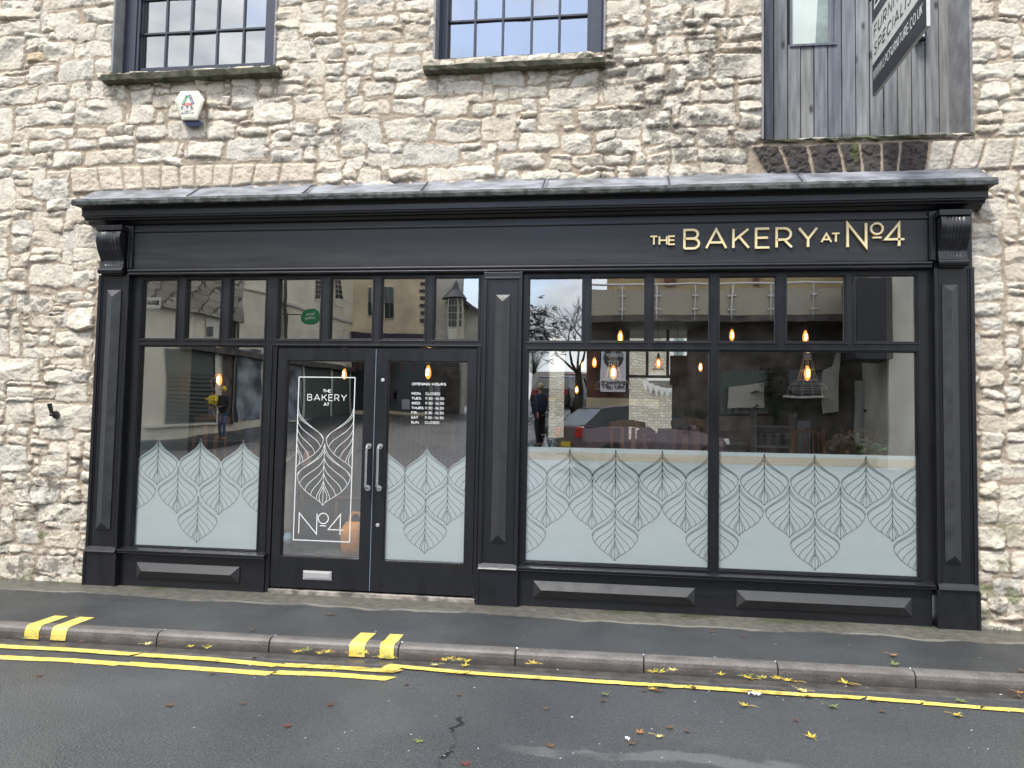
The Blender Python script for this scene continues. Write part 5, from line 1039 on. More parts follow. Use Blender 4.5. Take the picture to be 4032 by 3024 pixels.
# tall white shelf boxes / menu rails on the dark wall
p = W(3050, 1480, 4.9); T = thing('menu_board', 'dark board with four tilted rows of small white lettering on the back wall', 'menu board', (p.x, 4.9, 2.2))
b = MB(); b.box(p.x - .28, p.x + .28, 4.93, 4.97, 1.95, 2.55); b.build('board', BLACK, T)
for i in range(4):
    b = MB(); z = W(3050, 1444 + i * 24, 4.9).z; b.loft([[(p.x - .22, 4.90, z - .02), (p.x + .22, 4.90, z + .03)], [(p.x - .22, 4.90, z - .005), (p.x + .22, 4.90, z + .045)]], cap=False, closed=False)
    for q in range(9): b.quad(*[(p.x - .21 + q * .035 + a, 4.899, z + .004 + c + q * .004) for a, c in ((0, 0), (.02, 0), (.02, .04), (0, .04))])
    b.quad(*[(p.x + .15 + a, 4.899, z + .045 + c) for a, c in ((0, 0), (.06, 0), (.06, .04), (0, .04))]); b.build('menu_row', WHITEV, T)
# black frame with pale sheet
p = W(3165, 1690, 1.6); T = thing('framed_menu', 'black framed pale chalk board standing behind the right window', 'frame', (p.x, 1.6, 1.06)); zt = W(3165, 1645, 1.6).z; x = p.x
b = MB(); b.box(x - .085, x + .085, 1.6, 1.63, 1.06, zt); b.build('frame', BLACK, T, bevel=.006); b = MB(); b.box(x - .062, x + .062, 1.594, 1.599, 1.10, zt - .03); b.build('sheet', mat('blue_grey_sheet', (.30, .34, .42), .4, noise=.3, nscale=6), T)
# vase with dried flowers
p = W(3335, 1735, 1.5); x = p.x; T = thing('dried_flowers', 'copper vase of cream dried flowers on the table in the right window', 'flowers', (x, 1.5, 1.06)); b = MB(); b.lathe([(.03, 0), (.05, .05), (.035, .16), (.022, .25), (.028, .27)], (x, 1.5, 1.06), 14); b.build('vase', COPPER, T, smooth=True)
FLW = mat('cream_dried_petals', (.80, .70, .48), .8); rr = random.Random(9); b = MB(); st_ = MB()
for i in range(46):
    a = rr.uniform(-1.25, 1.25); L_ = rr.uniform(.12, .27); q = Vector((x + math.sin(a) * L_ * .95, 1.5 + rr.uniform(-.08, .08), 1.31 + math.cos(a) * L_ * .8)); st_.tube([(x, 1.5, 1.29), tuple(q)], .002, 4)
    for k in range(7):
        d = Vector((rr.gauss(0, 1), rr.gauss(0, 1), rr.gauss(0, 1))).normalized() * .04; e = Vector((rr.gauss(0, 1), rr.gauss(0, 1), rr.gauss(0, 1))).normalized() * .012; b.quad(q, q + d * .5 + e, q + d, q + d * .5 - e)
b.build('petals', FLW, T); st_.build('stems', WOOD, T)
def leafy(x, y, z, n, L0, m_, name, label, cat='plant', pot=None, seed=1, up=.5, ls=.09):
    T = thing(name, label, cat, (x, y, z)); rr = random.Random(seed); b = MB(); s_ = MB()
    for i in range(n):
        a = rr.uniform(0, 6.28); e = rr.uniform(.1, 1.3); L_ = L0 * rr.uniform(.5, 1); q = Vector((x, y, z)) + Vector((math.cos(a) * math.sin(e), math.sin(a) * math.sin(e), math.cos(e) * up * 2)) * L_
        s_.tube([(x, y, z), tuple((Vector((x, y, z)) + q) / 2 + Vector((0, 0, .03))), tuple(q)], .003, 4)
        for k in range(5):
            aa = a + (k - 2) * .7; d = Vector((math.cos(aa), math.sin(aa), rr.uniform(-.5, .3))).normalized() * ls * rr.uniform(.7, 1.1); w_ = Vector((-math.sin(aa), math.cos(aa), 0)) * ls * .2; b.poly([q, q + d * .45 + w_, q + d, q + d * .45 - w_])
    b.build('foliage', m_, T); s_.build('stems', m_, T)
    if pot: q = MB(); q.lathe([(.001, -.12), (.05, -.12), (.065, 0), (.055, 0), (.05, -.02), (.001, -.02)], (x, y, z), 16); q.build('pot', pot, T)
    return T
GRN = mat('leaf_green', (.10, .22, .06), .5, noise=.4, nscale=9); DGRN = mat('dark_leaf_green', (.03, .07, .03), .5, noise=.4, nscale=9); TERR = mat('terracotta', (.42, .13, .05), .7)
p = W(3440, 1700, .38); leafy(p.x, .38, 1.325, 14, .13, GRN, 'potted_plant', 'light green broad leaved plant at the right edge of the right window', seed=2, pot=TERR)
p = W(3505, 1710, 1.45); leafy(p.x, 1.45, 1.18, 30, .34, DGRN, 'potted_plant', 'tall dark green plant in the right corner of the right window', seed=3, pot=TERR)
p = W(2205, 1712, .35); leafy(p.x, .35, 1.33, 14, .09, DGRN, 'potted_plant', 'small plant in an orange terracotta pot behind the left end of the big window', seed=4, pot=TERR, ls=.05)
SHE = thing('window_ledge_shelf', 'narrow wooden ledge behind the frosted film of the big right windows', 'shelf', (.8, .3, 1.15)); b = MB(); b.box(-.76, 2.36, .22, .5, 1.17, 1.20); b.build('board', WOOD, SHE)
for i, (u, v) in enumerate(((2147, 1735), (2178, 1735))):
    p = W(u, v, .35); T = thing('sanitiser_bottle', 'clear pump bottle on the ledge, %s of the two left of the terracotta pot' % ('left' if i == 0 else 'right'), 'bottle', (p.x, .35, 1.20), 'pump bottles on the window ledge'); h = .24 if i == 0 else .20
    b = MB(); b.lathe([(.001, 0), (.028, .003), (.03, h * .6), (.012, h * .75), (.012, h * .8)], (p.x, .35, 1.20), 14); b.build('body', WHITEV, T, smooth=True); b = MB(); b.tube([(p.x, .35, 1.2 + h * .8), (p.x, .35, 1.2 + h), (p.x - .035, .35, 1.2 + h - .006)], .006, 6); b.build('pump', WHITEV, T)
# curtain by the back window, brick-red drape
p = W(2748, 1500, 3.0); T = thing('curtain', 'dark green and rust curtain hanging right of the back window', 'curtain', (p.x, 3.9, 1.2)); x = W(2745, 1500, 3.9).x
b = MB(); n = 60; rows = []
for z in (1.22, 2.25): rows.append([(x - .33 + .66 * i / n, 3.9 + .03 * math.sin(i * .9), z) for i in range(n + 1)])
b.loft(rows, cap=False, closed=False); b.build('green_drape', mat('green_drape', (.02, .06, .045), .8), T, smooth=True)
b = MB(); b.loft([[(x - .36 + .72 * i / n, 3.87 + .03 * math.sin(i * .9), z) for i in range(n + 1)] for z in (2.1, 2.5)], cap=False, closed=False); b.build('rust_valance', mat('rust_drape', (.22, .06, .025), .8), T, smooth=True)
# orange bag on the floor by the door
bx_, by_ = W(1395, 2100, .22).x, .22; T = thing('carrier_bag', 'full orange carrier bag standing on the floor inside the left door', 'bag', (bx_, by_, FZ))
b = MB(); rr = random.Random(6); rings = []
for (z, rx, ry) in ((0, .10, .07), (.05, .115, .085), (.14, .12, .09), (.22, .115, .08), (.27, .09, .05), (.29, .065, .03)):
    rings.append([(bx_ - .01 + math.cos(a) * rx * (1 + rr.uniform(-.08, .08)), by_ + math.sin(a) * ry * (1 + rr.uniform(-.1, .1)), FZ + .02 + z + rr.uniform(-.006, .006)) for a in [2 * math.pi * q / 22 for q in range(22)]])
b.loft(rings); b.build('bag_body', ORANGE, T, smooth=True)
b = MB(); b.ribbon([(-.055, .28), (-.05, .34), (-.02, .375), (.03, .375), (.055, .34), (.055, .27)], .025, (bx_ + .015, by_ - .02, FZ + .02), X3, Z3, th=.004); b.build('handle', ORANGE, T)
sbox('door_mat', mat('grey_mat', (.10, .095, .08), .9, noise=.4, nscale=12, bump=.004), -3.0, -2.15, .12, .62, FZ + .001, FZ + .012)
sbox('inner_step', mat('step_timber', (.05, .045, .04), .6), -3.05, -1.23, .05, .15, .0, FZ)
# ------------------------------------------------------------------ the far side of the street (seen mirrored in the glass)
def facet(P0, N):
    """reader for a vertical wall plane across the street: photo point -> real point behind the camera"""
    P0 = Vector((P0[0], P0[1], 0)); N = Vector((N[0], N[1], 0)).normalized()
    def f(k, x, y, off=0.0):
        d = ray(*P(k, x, y)); n_ = N; t = (P0 - n_ * off - CAM).dot(n_) / d.dot(n_); q = CAM + d * t
        return Vector((q.x, -q.y, q.z))
    return f
def slab(fn, k, pts, off, th, nm, m_, par):       # a raised or recessed panel with real thickness on that wall
    a = [fn(k, x, y, off) for x, y in pts]; c = [fn(k, x, y, off - th) for x, y in pts]; b = MB(); b.loft([a, c]); return b.build(nm, m_, par)
CR1 = mat('cream_render', (.72, .67, .54), .85, noise=.14, nscale=1.2, bump=.01, bscale=6); CR2 = mat('tan_render', (.64, .54, .38), .85, noise=.25, nscale=1.0, bump=.01, bscale=6); CR3 = mat('grey_render', (.56, .55, .49), .85, noise=.15, nscale=1.2)
DKS = mat('dark_ashlar', (.10, .09, .08), .85, noise=.5, nscale=3); DKG = mat('dark_shop_glass', (.02, .028, .03), .1); SHUT = mat('green_grey_shutter', (.09, .115, .10), .6); SASHW = mat('white_sash_paint', (.66, .64, .54), .5); QUO = mat('dark_quoin', (.06, .055, .05), .8); PURP = mat('purple_fascia', (.03, .015, .045), .4); SLATE = mat('slate_roof', (.08, .085, .10), .6, noise=.3, nscale=9)
def stone_mat(name, a, c, mo, sc, amp):
    M = Mst.copy(); M.name = name; t = M.node_tree
    for n in t.nodes:
        if n.type == 'TEX_BRICK': n.inputs['Scale'].default_value = sc; n.inputs['Color1'].default_value = (*a, 1); n.inputs['Color2'].default_value = (*c, 1); n.inputs['Mortar'].default_value = (*mo, 1); n.inputs['Mortar Size'].default_value = .02
        if n.type == 'MIX_RGB': n.inputs[0].default_value = amp
        if n.type == 'MAPPING': n.inputs['Rotation'].default_value = (R(90), 0, R(80))
    return M
GST = stone_mat('gable_stone', (.42, .39, .33), (.26, .24, .20), (.10, .09, .075), 2.2, .12)
FA = facet((-14, 14), (-.982, .186))           # street running away: facade in depth
T = thing('rendered_shop', 'cream rendered shop building with shutter and poster window reflected in the left panes', 'building', (-14, -15, .8))
def wallA(y0, y1, z0, z1, off, th, nm, m_):
    d = Vector((.186, .982)); n_ = Vector((.982, -.186)); pts = []
    a = Vector((-14, 14)) + d * (y0 - 14) / .982 + n_ * off; c = Vector((-14, 14)) + d * (y1 - 14) / .982 + n_ * off; e = n_ * th
    b = MB(); b.loft([[(a.x, -a.y, z0), (c.x, -c.y, z0), (c.x, -c.y, z1), (a.x, -a.y, z1)], [(a.x - e.x, -(a.y - e.y), z0), (c.x - e.x, -(c.y - e.y), z0), (c.x - e.x, -(c.y - e.y), z1), (a.x - e.x, -(a.y - e.y), z1)]]); return b.build(nm, m_, T)
gz_ = FA('4', 1150, 352).z; gy_ = -FA('4', 1522, 300).y; wallA(gy_, 27.2, 0, 9.5, 0, .4, 'wall', CR1); wallA(6, gy_, 0, gz_, 0, .4, 'wall', CR1); wallA(6, gy_ + .2, gz_, 9.5, .25, .6, 'stone_gable', GST)
slab(FA, '4', [(1335, 545), (1440, 545), (1440, 375), (1335, 372)], .04, .04, 'pale_panel', SASHW, T); slab(FA, '4', [(1345, 525), (1385, 525), (1385, 462), (1345, 462)], .08, .03, 'small_window', DKG, T)
slab(FA, '4', [(1080, 1090), (1385, 1078), (1385, 612), (1080, 600)], .06, .05, 'roller_shutter', SHUT, T)
for i in range(12): yy = 760 + i * 27; slab(FA, '4', [(1083, yy), (1383, yy + 2), (1383, yy + 8), (1083, yy + 6)], .09, .03, 'shutter_slat', DKG, T)
slab(FA, '4', [(1385, 1080), (1412, 1079), (1412, 600), (1385, 600)], .10, .1, 'frame_post', SASHW, T); slab(FA, '4', [(945, 1112), (1412, 1093), (1412, 1078), (945, 1094)], .12, .12, 'window_ledge', SASHW, T)
slab(FA, '4', [(1440, 1090), (1520, 1088), (1520, 150), (1440, 150)], .10, .1, 'stone_pier', DKS, T); slab(FA, '4', [(1525, 1075), (1545, 1075), (1545, 150), (1525, 150)], .2, .06, 'drain_pipe', BLACK, T)
POST = mat('grey_room_poster', (.26, .29, .31), .4, noise=.75, nscale=1.6, dark=(.04, .05, .06)); slab(FA, '4', [(1548, 1060), (1700, 1054), (1700, 608), (1548, 606)], .05, .04, 'window_poster', POST, T)
slab(FA, '5', [(275, 1300), (370, 1300), (370, 840), (275, 840)], .05, .04, 'window_poster', POST, T); slab(FA, '5', [(395, 1296), (760, 1290), (760, 900), (395, 870)], .05, .04, 'shop_window', SHUT, T)
for x in (378, 602, 762): slab(FA, '5', [(x, 1300), (x + 16, 1300), (x + 16, 850), (x, 850)], .10, .06, 'frame_post', SASHW, T)
slab(FA, '5', [(275, 1312), (780, 1302), (780, 1290), (275, 1298)], .12, .1, 'window_ledge', SASHW, T); slab(FA, '5', [(222, 372), (885, 560), (885, 540), (222, 352)], .08, .08, 'string_course', CR3, T); slab(FA, '4', [(1560, 205), (1735, 250), (1735, 240), (1560, 194)], .08, .08, 'string_course', CR3, T)
slab(FA, '5', [(243, 665), (265, 665), (268, 184), (246, 184)], .2, .08, 'drain_pipe', BLACK, T)
for L_ in ([(468, 350), (530, 365), (530, 180), (468, 180)], [(650, 395), (712, 405), (712, 180), (650, 180)]):
    w_ = slab(FA, '5', L_, .03, .03, 'sash_window', SASHW, T); x0, x1 = L_[0][0], L_[1][0]
    for q in range(2):
        for r_ in range(4): slab(FA, '5', [(x0 + 5 + q * 28, 224 + r_ * 38), (x0 + 28 + q * 28, 226 + r_ * 38), (x0 + 28 + q * 28, 193 + r_ * 38), (x0 + 5 + q * 28, 192 + r_ * 38)], .045, .01, 'pane', DKG, w_)
wallA(15.8, 27, 3.75, 3.95, .3, .35, 'fascia_ledge', DKS)
def font_sign(s, o, h, m_, par, nm='lettering', shear=0):
    c = bpy.data.curves.new('t', 'FONT'); c.body = s; c.size = h * 1.35; c.align_x = 'CENTER'; c.shear = shear; c.extrude = .004; t_ = bpy.data.objects.new('t', c); COL.objects.link(t_)
    bpy.context.view_layer.update(); me = bpy.data.meshes.new_from_object(t_.evaluated_get(bpy.context.evaluated_depsgraph_get())); bpy.data.objects.remove(t_)
    me.transform(Matrix(((-1, 0, 0, o[0]), (0, 0, 1, o[1]), (0, 1, 0, o[2]), (0, 0, 0, 1)))); me.materials.clear(); me.materials.append(m_)
    off = world_off(par); me.transform(Matrix.Translation(-off)); ob = bpy.data.objects.new(nm, me); COL.objects.link(ob); ob.parent = par; return ob
# oval hanging sign
a, c = W(*P('5', 358, 480), 17.5), W(*P('5', 532, 480), 17.5); top_, bot_ = W(*P('5', 445, 414), 17.5).z, W(*P('5', 445, 545), 17.5).z; cx_, cz_ = (a.x + c.x) / 2, (top_ + bot_) / 2; rx, rz = (c.x - a.x) / 2, (top_ - bot_) / 2
T2 = thing('oval_sign', 'green oval hanging sign with pale lettering, reflected in the fourth small pane', 'sign', (cx_, -17.5, cz_)); b = MB(); b.loft([[(cx_ + rx * math.cos(q * .2618), y, cz_ + rz * math.sin(q * .2618)) for q in range(24)] for y in (-17.54, -17.48)]); b.build('sign_plate', mat('shop_green', (.01, .22, .06), .4), T2)
font_sign('laura', (cx_, -17.47, cz_ + rz * .18), rz * .42, WHITEV, T2); font_sign('ashley', (cx_, -17.47, cz_ - rz * .32), rz * .42, WHITEV, T2)
b = MB(); b.tube([(cx_ - rx - .6, -17.5, cz_ + .1), (cx_ - rx, -17.5, cz_ + .1)], .02); b.build('bracket', BLACK, T2)
a, c = W(*P('4', 965, 300), 13.9), W(*P('4', 1042, 300), 13.9); z_ = a.z; T2 = thing('street_sign', 'white street name plate reading LIBRARY ROAD on the stone gable, reflected at the far left', 'sign', (a.x, -13.9, z_)); b = MB(); b.box(a.x - .55, c.x, -13.95, -13.92, z_ - .16, z_ + .16); b.build('plate', WHITEP, T2); q = MB(); lettering(q, 'LIBRARY ROAD', (c.x - .06, -13.915, z_ - .07), (-1, 0, 0), Z3, .14, .022, width=c.x - a.x + .42); q.build('lettering', BLACK, T2)
# building B : tan house with quoins, bank on the ground floor
FB = facet((0, 26), (0, 1)); T = thing('tan_house', 'tan rendered house with sash windows, dark quoins and a dark ground floor shop', 'building', (-10, -26, 1.8))
S2 = lambda pts, off, th, nm, m_, par=None: slab(FB, '5', pts, off, th, nm, m_, par or T)
S2([(770, 1400), (1362, 1400), (1362, -120), (770, -120)], 0, .5, 'wall', CR2)
for (x0, y0, x1, y1) in ((903, 240, 946, 475), (1028, 235, 1103, 495)):
    w_ = S2([(x0, y1), (x1, y1), (x1, y0), (x0, y0)], .06, .1, 'sash_window', SASHW); n = 2 if x1 - x0 > 50 else 1; ww = (x1 - x0 - 8) / n
    for q in range(n):
        for r_ in range(2): S2([(x0 + 4 + q * ww, y0 + 8 + (r_ + 1) * (y1 - y0 - 12) / 2 - 4), (x0 + q * ww + ww, y0 + 8 + (r_ + 1) * (y1 - y0 - 12) / 2 - 4), (x0 + q * ww + ww, y0 + 8 + r_ * (y1 - y0 - 12) / 2), (x0 + 4 + q * ww, y0 + 8 + r_ * (y1 - y0 - 12) / 2)], .1, .03, 'pane', DKG if r_ else SHUT, w_)
for i in range(9): S2([(1322 + 6 * (i % 2), 30 + i * 58 + 26), (1362, 30 + i * 58 + 26), (1362, 30 + i * 58), (1322 + 6 * (i % 2), 30 + i * 58)], .06, .06, 'quoin', QUO)
S2([(780, 660), (1362, 676), (1362, 618), (780, 600)], .15, .15, 'fascia', PURP); S2([(780, 1225), (1370, 1240), (1370, 676), (780, 660)], .08, .08, 'shop_glass', DKG); S2([(1060, 840), (1290, 840), (1290, 770), (1060, 770)], .1, .02, 'sign_panel', PURP)
for x in (800, 850, 1090, 1180, 1270): S2([(x, 910), (x + 5, 910), (x + 5, 840), (x, 840)], .12, .03, 'red_mullion', mat('red_trim', (.3, .03, .02), .5))
for (x0, y0, x1, y1, m_) in ((1075, 1060, 1130, 1160, PURP), (1105, 1080, 1128, 1130, WHITEV), (1172, 1135, 1230, 1212, mat('pale_notice', (.45, .47, .5), .5)), (860, 1070, 888, 1150, PURP), (1390, 1000, 1425, 1290, mat('notice_strip', (.25, .27, .27), .5)), (1438, 1000, 1480, 1290, MATS['notice_strip'])): S2([(x0, y1), (x1, y1), (x1, y0), (x0, y0)], .13, .02, 'notice', m_)
S2([(780, 1330), (1370, 1300), (1370, 1240), (780, 1225)], .2, .2, 'dado', CR2)
FC = facet((0, 27), (0, 1)); ST = lambda pts, off, th, nm, m_, par=None: slab(FC, '5', pts, off, th, nm, m_, par or T)
S3 = thing('turret_house', 'grey rendered house with a bay turret under a pointed lead roof', 'building', (-7, -27, 1.8))
ST([(1362, 1320), (1667, 1320), (1667, 60), (1362, 60)], 0, .6, 'wall', CR3, S3); ST([(1372, 1330), (1620, 1330), (1612, 700), (1372, 690)], .25, .25, 'rusticated_base', DKS, S3)
for i in range(10): ST([(1374, 752 + i * 62), (1616, 760 + i * 58), (1616, 752 + i * 58), (1374, 745 + i * 62)], .255, .02, 'joint', QUO, S3)
ST([(1630, 1200), (1780, 1170), (1780, 430), (1630, 330)], -.6, .5, 'side_wing', CR3, S3); ST([(1655, 360), (1785, 455), (1785, 425), (1655, 335)], -.1, .6, 'side_roof', SLATE, S3)
for i, (a_, c_) in enumerate(((1530, 1612), (1612, 1662))): ST([(a_, 665), (c_, 665), (c_, 340), (a_, 345)], .9 - .35 * i, .8, 'bay_wall', SASHW, S3)
for (x0, x1, n) in ((1535, 1608, 3), (1628, 1650, 1)):
    for q in range(n):
        for r_ in range(4): w_ = (x1 - x0) / n; ST([(x0 + q * w_ + 2, 340 + (r_ + 1) * 55 - 3), (x0 + (q + 1) * w_ - 2, 340 + (r_ + 1) * 55 - 3), (x0 + (q + 1) * w_ - 2, 343 + r_ * 55), (x0 + q * w_ + 2, 343 + r_ * 55)], .93, .02, 'pane', DKG, S3)
cx_ = FC('5', 1590, 300, .4); b = MB(); ap = FC('5', 1552, 195, .4).z; bz_ = FC('5', 1590, 345, .4).z; r0 = (FC('5', 1700, 300, .4).x - FC('5', 1487, 300, .4).x) / 2
b.lathe([(.001, bz_), (r0, bz_), (r0 * .72, bz_ + (ap - bz_) * .22), (r0 * .35, bz_ + (ap - bz_) * .5), (r0 * .16, bz_ + (ap - bz_) * .85), (.01, ap)], (cx_.x, cx_.y, 0), 12); b.build('turret_roof', SLATE, S3)
ST([(1436, 545), (1452, 548), (1452, 320), (1436, 318)], .04, .04, 'sash_window', SASHW, S3)
# building D : frosted balcony terrace on the right
FD = facet((0, 14), (0, 1)); FE = facet((0, 16.0), (0, 1)); T = thing('balcony_building', 'stone building with a frosted glass balcony and pale plank door, reflected in the right windows', 'building', (3, -15, 1))
D6 = lambda k, pts, off, th, nm, m_, f=FD: slab(f, k, pts, off, th, nm, m_, T)
YR = mat('yellow_render', (.50, .40, .22), .85, noise=.15, nscale=1); FRP = mat('frosted_balcony_glass', (.40, .37, .29), .35); DST = mat('dark_rubble', (.11, .10, .085), .9, noise=.6, nscale=2.2, bump=.03, bscale=5); BRN = mat('brown_timber', (.15, .06, .03), .6)
b = MB(); xl, xr = FD('6', 727, 600).x, FD('7', 1380, 500).x; b.box(xl, 11, -18, -14.4, 0, FD('7', 300, 560).z); b.build('lower_wall', DST, T)
b = MB(); b.box(xl + .3, 9.5, -20, -16.0, 3.5, 7.6); b.build('upper_wall', YR, T)
b = MB(); b.box(xl - .2, 10.4, -14.45, -13.7, FD('7', 300, 545).z - .12, FD('7', 300, 525).z); b.build('balcony_slab', DST, T)
zb_, zt_ = FD('6', 1000, 540).z, FD('6', 1000, 262).z
b = MB(); b.box(xl - .1, 10.3, -13.8, -13.77, zb_, zt_ - .12); b.build('frosted_balustrade', FRP, T)
for k, x in (('6', 1000), ('6', 1305), ('6', 1615), ('7', 285), ('7', 622), ('7', 978)):
    xx = FD(k, x, 400, 0).x; b = MB(); b.tube([(xx, -13.72, zb_ - .1), (xx, -13.72, zt_)], .022)
    for zz in (zb_ + .2, zt_ - .3): b.box(xx - .09, xx + .09, -13.75, -13.7, zz - .018, zz + .018)
    b.build('balcony_post', ALU, T)
b = MB(); b.tube([(xl - .1, -13.72, zt_), (10.3, -13.72, zt_)], .03); b.build('handrail', ALU, T)
for (k, x0, x1) in (('6', 1365, 1460), ('7', 470, 530)): D6(k, [(x0, 260), (x1, 260), (x1, 60), (x0, 60)], .05, .08, 'balcony_door', BRN, FE)
rf = MB(); rf.loft([[(xl - .5, -15.4, 6.7), (xl - .5, -16.0, 6.8), (xl + .6, -16, 8.2)], [(10, -15.4, 6.7), (10, -16.0, 6.8), (10, -16, 8.2)]]); rf.build('roof_eaves', SLATE, T)
D6('6', [(-30, 1400), (-31, 1400), (-31, 1300), (-30, 1300)], 0, .01, 'meter_box', ALU) if 0 else None
D6('7', [(1368, 1640), (1640, 1640), (1632, 1088), (1365, 1085)], -.2, .1, 'plank_door', mat('pale_green_planks', (.34, .36, .33), .6, noise=.15, nscale=2, stretch=(8, 1, .5))); D6('7', [(1455, 1242), (1514, 1242), (1514, 1142), (1455, 1142)], -.06, .05, 'door_glass', DKG); D6('7', [(1430, 1360), (1535, 1360), (1535, 1337), (1430, 1337)], -.06, .05, 'letter_slot', DKG)
D6('7', [(1080, 1370), (1240, 1350), (1240, 850), (1200, 840), (1180, 960), (1080, 1000)], -.25, .1, 'whitewashed_patch', mat('old_whitewash', (.42, .40, .34), .9, noise=.3, nscale=2)); D6('7', [(255, 1330), (580, 1330), (578, 1105), (255, 1150)], -.2, .1, 'pale_blind', mat('pale_blind', (.42, .41, .36), .7)); D6('7', [(180, 1380), (610, 1380), (610, 995), (180, 995)], -.32, .1, 'shop_window', SHUT)
D6('7', [(790, 1200), (1080, 1200), (1078, 990), (792, 990)], -.22, .1, 'small_window', DKG); D6('7', [(750, 1235), (1110, 1232), (1110, 1212), (750, 1215)], -.1, .12, 'small_window_sill', CR3)
rr = random.Random(4)
IV = leafy(FD('7', 700, 1300).x, -14.2, FD('7', 700, 1420).z, 60, .75, DGRN, 'ivy_bush', 'dark ivy bush against the stone wall, reflected below the big white cage lamp', 'bush', seed=12, up=.9, ls=.18)
# right-hand dark corner building
T = thing('dark_corner_building', 'dark slate hung corner building reflected in the rightmost small pane', 'building', (8, -12, 1)); b = MB(); x0 = W(*P('7', 1372, 400), 12).x; x1 = W(*P('7', 1690, 400), 12).x; b.box(x0, x1, -13.2, -12, FD('7', 1500, 960).z, W(*P('7', 1500, 185), 12).z); b.build('slate_wall', mat('dark_slates', (.02, .022, .028), .5, noise=.4, nscale=6), T); b = MB(); b.box(x1 + .02, x1 + 4, -16, -12.4, .5, 6.2); b.build('side_wall', CR3, T)
# brick pier with the coffee house board
T = thing('brick_pier', 'brown brick and stone pier carrying the coffee house board, reflected left of the cake stand', 'pier', (-.4, -12.5, .6)); x0, x1 = W(*P('6', 684, 1000), 12.6).x, W(*P('6', 1030, 1000), 12.6).x
b = MB(); b.box(x0, x1, -13.3, -12.6, .4, W(*P('6', 700, 780), 12.6).z); b.build('pier_wall', mat('red_brown_brick', (.14, .07, .05), .8, noise=.5, nscale=3), T); b = MB(); b.box(x0, x1 + .8, -13.3, -12.45, .4, W(*P('6', 700, 1235), 12.6).z); b.build('stone_base', CR2, T)
T = thing('cafe_board', 'tall white board with a dark disc reading Stanley\'s COFFEEHOUSE & KITCHEN, ENTRANCE FIRST LEFT', 'sign', (0, -12.3, 3)); x0, x1 = W(*P('6', 790, 1000), 12.3).x, W(*P('6', 1050, 1000), 12.3).x; z0, z1_ = W(*P('6', 900, 1192), 12.3).z, W(*P('6', 900, 800), 12.3).z
b = MB(); b.box(x0, x1, -12.36, -12.30, z0, z1_); b.build('board', BLACK, T); b = MB(); b.box(x0 + .03, x1 - .03, -12.305, -12.29, z0 + .03, z1_ - .03); b.build('face', mat('white_board_face', (.74, .74, .76), .4), T)
cx_ = (x0 + x1) / 2; cz_ = W(*P('6', 925, 890), 12.3).z; r_ = (x1 - x0) * .39; b = MB(); b.loft([[(cx_ + r_ * math.cos(q * .2618), y, cz_ + r_ * math.sin(q * .2618)) for q in range(24)] for y in (-12.292, -12.286)]); b.build('disc', mat('charcoal_disc', (.04, .045, .05), .5), T)
font_sign("Stanley's", (cx_, -12.28, cz_ + .02), .13, WHITEV, T, shear=.35)
for s_, dz, h_, m_ in (('COFFEEHOUSE', -.12, .035, WHITEV), ('& KITCHEN', -.19, .035, WHITEV)): q = MB(); w_ = text_w(s_, h_); lettering(q, s_, (cx_ + w_ / 2, -12.28, cz_ + dz), (-1, 0, 0), Z3, h_, .007); q.build('lettering', m_, T)
for s_, v_ in (('ENTRANCE', 1122), ('FIRST LEFT', 1160)): q = MB(); h_ = .092; w_ = text_w(s_, h_, .12); lettering(q, s_, (cx_ + w_ / 2, -12.28, W(*P('6', 920, v_), 12.3).z), (-1, 0, 0), Z3, h_, .021, track=.12); q.build('lettering', BLACK, T)
# low grey building and the gap of sky
T = thing('grey_gable_house', 'plain grey gable end low behind the cars, reflected at the left of the right windows', 'building', (-4, -30, 2)); b = MB(); a, c = W(*P('6', 200, 1000), 34), W(*P('6', 700, 1000), 34); zt_ = W(*P('6', 500, 1010), 34).z; b.box(a.x, c.x, -38, -34, 1, zt_); b.build('wall', mat('pale_grey_wall', (.45, .44, .42), .8), T)
# trees
def bare_tree(x, y, z, h, label, seed, spread=.55):
    T = thing('bare_tree', label, 'tree', (x, y, z)); rr = random.Random(seed); tr_ = MB(); tr_.tube([(x, y, z), (x + .05, y, z + h * .3), (x, y, z + h * .45)], [.16, .12, .09]); tr_.build('trunk', DKS, T); b = MB()
    def br_(p, d, L_, r_, n):
        q = p + d * L_; m_ = (p + q) / 2 + Vector((rr.uniform(-1, 1), rr.uniform(-1, 1), rr.uniform(-1, 1))) * L_ * .09; b.tube([tuple(p), tuple(m_), tuple(q)], [r_, r_ * .85, r_ * .65], 5)
        if n:
            for _ in range(3): br_(q, (d + Vector((rr.uniform(-1, 1), rr.uniform(-1, 1), rr.uniform(-.6, .8))) * .75).normalized(), L_ * .74, r_ * .6, n - 1)
    for _ in range(4): br_(Vector((x, y, z + h * .42)), Vector((rr.uniform(-1, 1) * spread, rr.uniform(-1, 1) * spread, .8)).normalized(), h * .2, .05, 4)
    b.build('crown', DKS, T); return T
p = W(*P('6', 610, 1250), 20); bare_tree(p.x, -20, 1.3, 5.0, 'bare winter tree behind the brick pier, reflected below the leftmost right-hand small pane', 5, 1.1)
p = W(*P('6', 215, 1200), 18); leafy(p.x, -18, 3.2, 150, 1.6, DGRN, 'conifer_tree', 'dark evergreen tree reflected at the left edge of the big right window', 'tree', seed=21, up=.8, ls=.28); 
p = W(*P('6', 330, 1200), 17); leafy(p.x, -17, 1.2, 90, 1.1, DGRN, 'hedge_bush', 'dark hedge bush behind the walking person in the reflection', 'bush', seed=22, up=.6, ls=.2)
